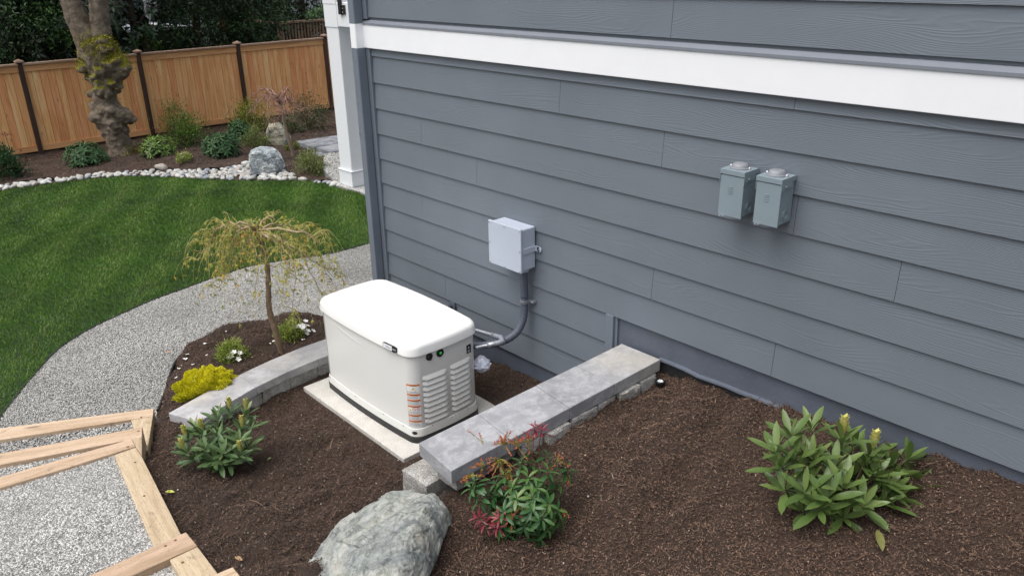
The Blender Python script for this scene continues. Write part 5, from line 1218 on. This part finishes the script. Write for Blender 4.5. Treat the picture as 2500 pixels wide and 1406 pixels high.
puff('evergreen_shrub', 'olive-leaved shrub by the fence right of the bare weeping tree, the taller one', (752, 312), Hbed, 96, 62, M_olive, 2600, .045, .018, loose=.6)
puff('evergreen_shrub', 'olive-leaved lower shrub directly behind the bare weeping tree trunk', (712, 325), Hbed, 60, 36, M_olive, 1300, .04, .018, loose=.6)
puff('evergreen_shrub', 'dark green shrub cut off by the left edge of the photo', (12, 432), Hbed, 66, 56, M_rhoB, 1900, .06, .03, loose=.5)
puff('evergreen_shrub', 'tiny yellow-green bush at the foot of the bare weeping tree', (716, 366), Hbed, 34, 16, M_yell, 700, .025, .014)
puff('dwarf_shrub', 'tiny cream variegated plant in the middle of the far bed', (448, 394), Hbed, 36, 18, M_aza, 700, .028, .014, flowers=0)
w = puff('flowering_perennial', 'white-flowered dwarf plant growing beside the cream variegated plant', (453, 386), Hbed, 30, 14, M_aza, 260, .025, .012, flowers=12)
t = thing('sapling', 'thin young shrub stem with reddish top leaves at the left by the fence', 'sapling', at((30, 398), Hbed)); g = MB()
g.tube([(0, 0, 0), (.01, .02, .3), (0, .0, .62)], [.008, .006, .004], 5); obj('stems', g, M_stem, t); g = MB(); rosettes(g, [np.array([0, 0, .32]), np.array([0., .04, .25]), np.array([0, -.04, .28])], [np.array([0, 0, 1.])]*3, 7, .08, .4); obj('foliage', g, M_rho, t)
g = MB(); rosettes(g, [np.array([0, 0, .62]), np.array([0, -.06, .60]), np.array([0, .06, .58])], [np.array([0, 0, 1.])]*3, 8, .08, .35, (-.2, .4)); obj('new_leaves', g, M_redl, t)

# ---------------------------------------------------------------- weeping trees
def weeping(base, H_, rad, lab, mb_, mt_, ml, nb, leafn, trunk_pts, tr, seed, name='weeping_maple', low=.45, leafL=.028, up=.1, bump_=True, tw=1., lobes=5, q3=3):
    rs = np.random.RandomState(seed); t = thing(name, lab, 'tree', base); g = MB()
    tp = [np.array(p, float) for p in trunk_pts]; R = [tr*(1-.35*i/(len(tp)-1)) for i in range(len(tp))]
    PP = smooth_line(tp, 5); RR = [np.interp(i, [0, len(PP)-1], [tr, tr*.62])*(1+.12*math.sin(i*2.3)) for i in range(len(PP))]; RR[-1] *= 1.25; g.tube(PP, RR, 12); top = tp[-1]
    obj('trunk', g, mb_, t, smooth=True); gb = MB(); gt = MB(); tips = []
    for i in range(nb):
        an = 2*math.pi*i/nb+rs.uniform(-.3, .3); d = np.array([math.cos(an), math.sin(an), 0]); rr = rad*rs.uniform(.45, 1.15); rise = rs.uniform(.0, up); drop = rs.uniform(low, 1.)*H_*.42
        st0 = top+np.array([0, 0, -rs.uniform(0, .12)]); bend = rs.normal(0, .28, 3)*rad; bend[2] = 0
        pts = []
        for u in np.linspace(0, 1, 9): pts.append(st0+d*rr*(u**.85)+bend*math.sin(u*3)+np.array([0, 0, rise*math.sin(min(1, u*1.6)*math.pi)-drop*u**2.4])+rs.normal(0, .017, 3)*(u > 0))
        gb.tube(pts, [.011*tw, .010*tw, .009*tw, .008*tw, .0065*tw, .005*tw, .004*tw, .003*tw, .0022*tw], 6)
        for j in range(2, 9):
            for q in range(q3):
                p0 = pts[j]; a2 = an+rs.normal(0, .9); l = rs.uniform(.10, .26)*rad/.45; dn = rs.uniform(-.1, 1.0)
                qs = [p0+np.array([math.cos(a2), math.sin(a2), 0])*l*u*(1-.4*u)+np.array([0, 0, .25*l*math.sin(u*3)-l*dn*u*u])+rs.normal(0, .006, 3)*(u > 0) for u in np.linspace(0, 1, 6)]
                gt.tube(qs, [.0032*tw, .0026*tw, .0022*tw, .0018*tw, .0015*tw, .001*tw], 4, False)
                for u in (2, 3, 4, 5): tips.append(qs[u])
                if rs.rand() < .6:
                    a3 = a2+rs.normal(0, .8); q4 = [qs[2]+np.array([math.cos(a3), math.sin(a3), 0])*l*.6*u-np.array([0, 0, l*.7*u*u]) for u in (0, .33, .66, 1)]; gt.tube(q4, [.002*tw, .0016*tw, .0013*tw, .001*tw], 4, False); tips += q4[1:]
    obj('branches', gb, mt_, t, smooth=True); tag(obj('twigs', gt, M_twig2 if ml is not None else mt_, t), kind='stuff')
    if ml is not None:
        tips = np.array(tips); k = rs.choice(len(tips), min(leafn, len(tips)), replace=False); tips = tips[k]; n = len(tips)
        P = np.repeat(tips, lobes, axis=0); a = np.tile(np.linspace(-1.1, 1.1, lobes), n)+np.repeat(rs.uniform(0, 6.28, n), lobes); D = np.c_[np.cos(a), np.sin(a), np.full(len(a), -.55)+rs.normal(0, .25, len(a))]
        g = MB(); leaves(g, P, D, np.tile([0, 0, 1.], (len(P), 1))+rs.normal(0, .2, (len(P), 3)), rs.uniform(.6, 1.2, len(P))*leafL, leafL*.22, np.repeat(rs.uniform(0, 1, n), lobes), .3, .2, (0, .5, 1), (.4, 1., .1)); obj('leaves', g, ml, t)
    return t
M_twig2 = simple('yellow_green_twig', (.36, .33, .10, 1), .6, var=.3, sc=12)
bs = at((690, 862), Hnear)
mt = weeping(bs, 1.15, .50, 'small weeping maple with fine yellow-green young leaves in the bed beside the path', M_bark, M_twig, M_mapl, 17, 1050,
     [(0, 0, -.06), (-.005, -.03, .2), (-.01, -.055, .40), (.01, -.05, .55), (-.01, -.02, .75), (-.03, -.03, .95), (-.03, -.06, 1.1)], .026, 5, low=.3, leafL=.030, up=.06, tw=.85)
bs = at((717, 378), Hbed)
weeping(bs, 1.15, .58, 'small bare weeping tree with pinkish twigs near the fence', simple('pale_trunk', (.25, .18, .13, 1), .8, var=.2), M_pink, None, 12, 0, [(0, 0, -.05), (0, -.06, .3), (-.02, -.10, .6), (0, -.12, .85), (0, -.15, 1.1)], .035, 9, name='bare_weeping_tree', up=.28, tw=1.35, q3=2, low=.2)

# ---------------------------------------------------------------- knobbly tree
tb = np.array(at((296, 378), Hbed)); t = thing('knobbly_tree', 'thick old tree with a burled forked trunk and yellow-green moss before the fence', 'tree', tuple(tb))
rt = RC[:, 0].copy(); rt[2] = 0; rt /= np.linalg.norm(rt); s = np.linalg.norm(tb-CAM)/FOC
def tp(px, dp=0.): return tips_from_px(tb, [(px, dp)])[0]
def knob(path, rad, k, rings, burl, seed, up_taper=1, close=True):
    PP = np.array(smooth_line(path, rings)); n = len(PP); R = np.interp(np.linspace(0, 1, n), np.linspace(0, 1, len(rad)), rad); T = nrm(np.gradient(PP, axis=0)); V = []; u = np.array([1., 0, 0])
    rs = np.random.RandomState(seed); B = [(rs.uniform(0.08, .92), rs.uniform(0, 6.28), rs.uniform(.06, .17)) for _ in range(burl)]
    for i in range(n):
        u = u-np.dot(u, T[i])*T[i]; u /= np.linalg.norm(u); w = np.cross(T[i], u)
        for j in range(k):
            a = 2*math.pi*j/k; d = math.cos(a)*u+math.sin(a)*w; p = PP[i]+d*R[i]; h = 0
            for (bu, ba, br) in B:
                da = abs((a-ba+math.pi) % (2*math.pi)-math.pi)*R[i]; dl = (i/(n-1)-bu)*np.linalg.norm(PP[-1]-PP[0]); q = (da*da+dl*dl)/(br*br)
                if q < 1: h += br*.75*math.sqrt(1-q)
            q = Vector(p)*2.6+Vector((seed, 0, 0)); h += mnoise.ridged_multi_fractal(q*1.6, 1., 2., 4, 1., 2.)*.035-.05;h += (1-abs(mnoise.noise(q*1.3))*2)*.045+mnoise.noise(q*3.)*.05+mnoise.noise(q*8)*.018
            V.append(p+d*(min(h, .24) if burl else h*.3))
    g = MB(); g.add(V, [(i*k+j, i*k+(j+1) % k, (i+1)*k+(j+1) % k, (i+1)*k+j) for i in range(n-1) for j in range(k)]+[list(range(k))[::-1], [(n-1)*k+j for j in range(k)]]); return g
main = [tp((300, 386)), tp((293, 360)), tp((280, 320)), tp((272, 285)), tp((258, 250)), tp((254, 215)), tp((252, 180)), tp((246, 145)), tp((236, 112)), tp((230, 95))]
tm = knob(main, [.30, .22, .23, .27, .22, .20, .27, .33, .30, .22], 48, 10, 0, 3)
def burl(px, r, dp=0., sq=(1, 1, .8)):
    bm = bmesh.new(); bmesh.ops.create_icosphere(bm, subdivisions=3, radius=1); c = tp(px, dp); sd_ = random.uniform(0, 50); V = []
    for v in bm.verts:
        q = v.co.copy(); k = 1+mnoise.noise(q*1.6+Vector((sd_, 0, 0)))*.45+mnoise.noise(q*4+Vector((sd_, 3, 0)))*.2
        V.append((c[0]+q.x*k*r*sq[0], c[1]+q.y*k*r*sq[1], c[2]+q.z*k*r*sq[2]))
    tm.add(V, [[x.index for x in f.verts] for f in bm.faces]); bm.free()
for px, r, dp in (((290, 162), .23, 0), ((272, 155), .24, -.1), ((292, 178), .17, -.05), ((212, 118), .13, -.05), ((207, 140), .14, 0), ((216, 165), .18, -.08), ((232, 190), .17, -.05), ((255, 120), .12, -.22), ((250, 100), .10, -.2), ((245, 175), .15, -.2),
                  ((272, 200), .14, -.12), ((285, 195), .12, 0), ((250, 222), .17, -.15), ((262, 228), .11, -.2), ((232, 228), .10, 0), ((236, 262), .15, 0), ((244, 285), .19, -.08), ((270, 272), .20, -.12), ((300, 280), .17, 0), ((312, 290), .15, .02), ((252, 305), .15, -.05), ((282, 312), .15, -.15),
                  ((262, 325), .12, -.1), ((305, 318), .10, 0), ((285, 338), .13, -.1), ((272, 350), .09, -.05), ((300, 350), .09, -.08), ((278, 382), .12, 0), ((318, 384), .12, 0), ((300, 388), .13, -.15), ((228, 150), .14, -.15)): burl(px, r, dp)
rb = random.Random(3)
for k_ in range(34):
    p_ = main[rb.randrange(len(main))]+np.array([rb.uniform(-.28, .28), rb.uniform(-.28, .28), rb.uniform(-.2, .2)]); V = []
    bm = bmesh.new(); bmesh.ops.create_icosphere(bm, subdivisions=2, radius=rb.uniform(.05, .10)); tm.add([tuple(np.array(v.co)*[1, 1, .8]+p_) for v in bm.verts], [[x.index for x in f.verts] for f in bm.faces]); bm.free()
to = obj('trunk', tm, M_bigbark, t, smooth=True); rmd = to.modifiers.new('remesh', 'REMESH'); rmd.mode = 'VOXEL'; rmd.voxel_size = .026; rmd.use_smooth_shade = True
tx = bpy.data.textures.new('bark_clouds', 'CLOUDS'); tx.noise_scale = .11; tx.noise_depth = 4; dm = to.modifiers.new('rough', 'DISPLACE'); dm.texture = tx; dm.strength = .075; dm.mid_level = .5
L1 = [tp((222, 140)), tp((214, 100)), tp((195, 60)), tp((176, 15)), tp((160, -30)), tp((135, -110)), tp((110, -230), .3)]
L2 = [tp((240, 140), .05), tp((246, 95), .05), tp((244, 50), .05), tp((240, 0), .05), tp((244, -60), 0), tp((262, -150), -.3), tp((290, -260), -.6)]
obj('limb', knob(L1, [.24, .23, .21, .19, .17, .13, .08], 28, 10, 0, 5), M_bigbark, t, smooth=True); obj('limb', knob(L2, [.22, .19, .18, .17, .15, .11, .07], 28, 10, 0, 8), M_bigbark, t, smooth=True)
g = MB()
for base_, ang in ((L1[-1], 0), (L2[-1], 1.5), (L1[-2], 2.), (L2[-2], 4.)):
    for k in range(6):
        an = ang+k*1.1; p = np.array(base_); pts = [p]; d = np.array([math.cos(an), math.sin(an), .6])
        for i in range(6): p = p+d*.42+np.random.normal(0, .06, 3); pts.append(p.copy())
        g.tube(pts, [.06, .05, .04, .03, .022, .015, .008], 6)
obj('branches', g, M_bigbark, t)
# moss tufts on the burls, set on the trunk's own surface
g = MB(); tr_ = [o for o in COL.objects if o.parent == t and o.name.startswith('trunk')][0].data
vc = np.empty(len(tr_.vertices)*3); tr_.vertices.foreach_get('co', vc); vc = vc.reshape(-1, 3); vn = np.array([v.normal[:] for v in tr_.vertices])
zt_ = vc[:, 2]; w_ = np.exp(-((zt_-tp((262, 140))[2])/.30)**2)*np.clip(vn[:, 2]+.35, 0, 1)*1.3+np.exp(-((zt_-.05)/.10)**2)*.3*np.clip(vn@rt, 0, 1)*2+np.clip(vn[:, 2]-.15, 0, 1)*.16*(zt_ > .8)
w_ = w_*np.array([1. if mnoise.noise(Vector(p)*2.2) > -.12 else .12 for p in vc]); k_ = rg.choice(len(vc), 8500, p=w_/w_.sum()); X = vc[k_]+vn[k_]*rg.uniform(-.01, .06, (8500, 1))+rg.normal(0, .022, (8500, 3)); D_ = nrm(vn[k_]+rg.normal(0, .6, (8500, 3)))
leaves(g, X-D_*.008, D_, rots(8500), rg.uniform(.018, .034, 8500), .016, rg.uniform(0, 1, 8500), 0, .2, (0, .5, 1), (.6, 1., .3)); obj('moss', g, M_moss, t)

# ---------------------------------------------------------------- trees behind the fence
def bigtree(name, label, x, y, h, r, z0, m, n, ll, lw, clump, tr=.14, cz=.55, group=None, elong=1., droop=.2, nb=24, zmin=.4, whorl=0):
    t = thing(name, label, 'tree', (x, y, z0), group); g = MB()
    pts = [np.array([0, 0, 0.]), np.array([.05, .05, h*.3]), np.array([0, .1, h*.6]), np.array([.05, 0, h*.95])]; g.tube(smooth_line(pts, 4), [tr*(1-.75*i/12) for i in range(13)], 9)
    C = []
    for i in range(clump):
        zz = rg.uniform(zmin, h); f = math.sin(math.pi*min(1, max(.06, (zz/h)*.8+.2)))**.6 if cz > .3 else (1-zz/h)**.75+.05
        a = rg.uniform(0, 6.283); rr = r*f*rg.uniform(.3, 1.05); C.append([math.cos(a)*rr, math.sin(a)*rr*elong, zz])
    C = np.array(C)
    for c in C[:nb]: g.tube([(0, 0, max(.2, c[2]*.75)), tuple(c*np.array([.5, .5, .92])), tuple(c)], [tr*.3, tr*.2, .01], 5)
    obj('trunk', g, M_trk, t); idx = rg.integers(0, clump, n); P = C[idx]+rg.normal(0, 1, (n, 3))*np.array([r*.16, r*.16*elong, r*.12]); P[:, 2] = np.clip(P[:, 2], .15, None); P[:, 0] = np.minimum(P[:, 0], np.where(P[:, 2]+z0 < 1.6, -19.42-x, 9.))
    D = nrm(rg.normal(0, .7, (n, 3))+nrm(P*np.array([1, 1, .1]))*.8+np.array([0, 0, -.2])); tone = rg.uniform(-.25, .25, clump)
    if whorl:
        g = MB(); q = P[rg.integers(0, n, whorl)]; rosettes(g, list(q), [nrm(nrm(p*np.array([1, 1, .1]))*.9+np.array([0, 0, .3])) for p in q], 8, ll, .36, (-.3, .6), .25); obj('crown', g, m, t, smooth=True); return t
    g = MB(); leaves(g, P, D, rots(n)+np.array([0, 0, 1.]), rg.uniform(.6, 1.2, n)*ll, lw, np.clip(.42+tone[idx]+rg.normal(0, .2, n), 0, 1), droop, .2, (0, .5, 1), (.3, 1., .08)); obj('crown', g, m, t, smooth=True); return t
GB = 'trees beyond the fence'
def fx(px, x):    # y where the image column px meets the plane X = x at fence top height
    return float(onX((px, 90), x)[1])
bigtree('evergreen_tree', 'dark green leafy evergreen at the far left behind the fence', -20.6, fx(15, -20.6), 5.6, 1.5, -.62, M_con, 26000, .10, .04, 120, group=GB)
bigtree('evergreen_tree', 'brighter green shrubby tree between the left edge and the knobbly tree', -20.3, fx(85, -20.3), 4.4, 1.0, -.62, M_conb, 9000, .09, .035, 60, group=GB)
bigtree('broadleaf_tree', 'dark large-leaved evergreen directly behind the forked knobbly trunk', -20.5, fx(195, -20.5), 5.4, 1.5, -.62, M_dk, 12000, .22, .08, 110, group=GB, whorl=520)
bigtree('broadleaf_tree', 'dark glossy magnolia-like tree with gaps showing the white house', -20.6, fx(322, -20.6), 5.2, 1.05, -.62, M_dk, 4600, .22, .085, 70, group=GB, whorl=270)
bigtree('evergreen_tree', 'low bright shrub peeping over the fence in front of the grey boards', -20., fx(352, -20.), 2.2, .6, -.62, M_lime, 1500, .10, .05, 20, group=GB)
bigtree('conifer', 'tall dark feathery conifer behind the middle of the fence', -20.6, fx(478, -20.6), 7., 1.0, -.62, M_con, 30000, .10, .028, 150, group=GB, droop=.5)
bigtree('conifer', 'tall dark conifer left of the deck railing', -20.8, fx(560, -20.8), 7.2, 1.5, -.62, M_con, 32000, .10, .028, 160, group=GB, droop=.5)
bigtree('conifer', 'conifer with fresher green sprays hanging in front of the deck railing', -20.4, fx(612, -20.4), 7., .75, -.62, M_con, 11000, .11, .03, 100, group=GB, droop=.5)
bigtree('shrubby_tree', 'tan and reddish leaved bush seen over the fence among the dark conifers', -20.1, fx(545, -20.1), 2.3, .35, -.62, M_tan, 900, .08, .04, 16, group=GB)
bigtree('conifer', 'dense dark conifer filling the view between the railing and the porch post', -24.6, fx(740, -24.6), 8., 2.4, -.62, M_con, 34000, .14, .045, 150, group=GB, droop=.4)
bigtree('conifer', 'dense dark conifer far behind the white house corner and the magnolia', -25.5, fx(620, -25.5), 8.5, 2.0, -.62, M_con, 22000, .15, .05, 130, group=GB, droop=.4)
bigtree('conifer', 'dark conifer standing behind the large-leaved evergreen and left edge trees', -24.5, fx(60, -24.5), 8.5, 2.3, -.62, M_con, 28000, .15, .05, 140, group=GB, droop=.4)
bigtree('conifer', 'dark conifer outermost on the left, mostly beyond the edge of the photo', -23.5, fx(-130, -23.5), 8., 2.6, -.62, M_con, 20000, .15, .05, 120, group=GB, droop=.4)
t = thing('cedar_bough', 'fresh green cedar bough hanging beside the top of the porch post', 'branch', tuple(onX((800, 18), -13.)))
g = MB(); n = 420; u = rg.uniform(0, 1, n); P = np.c_[rg.normal(0, .08, n), -.02-.34*u+rg.normal(0, .05, n), .0-.13*u+rg.normal(0, .04, n)]
leaves(g, P, np.c_[rg.normal(0, .4, n), -.8+rg.normal(0, .4, n), -.6+rg.normal(0, .4, n)], rots(n), .05, .016, rg.uniform(.1, .8, n), .1, .2, (0, .5, 1), (.4, 1, .2)); obj('foliage', g, M_conb, t)
g = MB(); g.tube([(0, 5., 1.2), (0, 2.5, .8), (0, .4, .15), (0, -.32, -.12)], [.06, .045, .02, .006], 6); obj('stem', g, M_trk, t)

# ---------------------------------------------------------------- small things
lt = thing('garden_spotlight', 'small round black garden light sunk in the mulch by the wall corner', 'garden light', tuple(hz((1603, 925), float(Hnear(hz((1603, 925), .65)[0], hz((1603, 925), .65)[1]))+.02)+np.array([.05, -.03, 0])))
mb = MB(); mb.lathe([(.024, -.07), (.026, -.005), (.030, .000), (.030, .018), (.027, .020), (.020, .020), (.019, .014)], (0, 0, 0), 'z', 24); obj('housing', mb, M_blackp, lt, auto=40)
mb = MB(); mb.lathe([(.0188, .0145), (.0188, .0155), (.001, .0175)], (0, 0, 0), 'z', 20); obj('lens', mb, M_lens, lt); mb = MB(); A_ = np.linspace(.6, 5.4, 18); mb.tube([(.0125*math.cos(a), .0125*math.sin(a), .0195) for a in A_], .0022, 6); obj('ring', mb, M_paper, lt)
def leaf1(name, px, H, L, Wd, col, label, cat, rot, z=None):
    b = np.array(at(px, H)) if z is None else hz(px, z); g = MB(); leaves(g, [(0, 0, .012)], [(math.cos(rot), math.sin(rot), .03)], [(0.1, -.2, 1)], np.array([L]), np.array([Wd]), np.array([.5]), .1, .45); m = simple(name, col, .5, var=.15, sc=30); return tag(obj(name, g, m, loc=tuple(b+[0, 0, .006]), smooth=True), label, cat)
leaf1('fallen_leaf', (405, 1206), Hnear, .055, .022, (.42, .44, .06, 1), 'yellow-green fallen leaf lying beside the timber step edge', 'leaf', .8)
leaf1('fallen_leaf', (655, 1128), Hnear, .035, .018, (.22, .25, .08, 1), 'small green fallen leaf on the mulch right of the left rhododendron', 'leaf', 2.)
leaf1('fallen_leaf', (575, 1365), Hnear, .05, .02, (.36, .22, .11, 1), 'tan dry leaf on the mulch near the bottom edge', 'leaf', .3)
leaf1('fallen_leaf', (408, 863), Hfar, .03, .02, (.5, .22, .10, 1), 'small orange dry leaf on the gravel path', 'leaf', .3)
leaf1('dead_leaf', (2140, 1300), Hnear, .13, .035, (.15, .15, .045, 1), 'brown-spotted drooping leaf under the right rhododendron', 'leaf', 5.3)
rp = random.Random(5)
pet = [((672, 836), 1.4), ((662, 841), 1), ((710, 832), .8), ((740, 832), 1), ((500, 843), 1), ((452, 880), 1.3), ((446, 894), 1), ((458, 868), .8), ((437, 903), .8), ((840+0, 1020), .7), ((505, 870), .7), ((553, 812), .7), ((471, 893), .7), ((430, 925), .8)]
for i, (px, k) in enumerate(pet):
    b = np.array(at(px, Hnear)); g = MB(); n = 3; leaves(g, [(0, 0, .01)]*n, [(math.cos(a), math.sin(a), .3) for a in (rp.uniform(0, 6), rp.uniform(0, 6), rp.uniform(0, 6))], [(0, 0, 1)]*n, np.full(n, .018*k), np.full(n, .014*k), np.full(n, .5), .2, .2, (0, .6, 1), (.4, 1, .5))
    tag(obj('petal', g, M_petal, loc=tuple(b+[0, 0, .004])), 'white fallen azalea petals lying on the mulch', 'petals', 'fallen white petals')
peb = []
for i in range(36):
    px = (rp.uniform(400, 1450), rp.uniform(1000, 1400)) if i < 40 else (rp.uniform(1450, 2400), rp.uniform(1080, 1400)); q = G(px, Hnear)
    if not (clear(np.array([q[0]]), np.array([q[1]]))[0] and inpoly(np.array([q[0]]), np.array([q[1]]), POLY_NEAR)[0]): continue
    peb.append(q)
peb = np.array(peb); stones('scattered_pebbles', peb[:, 0], peb[:, 1], Hnear, (.005, .010), M_pebb, .7, .006)
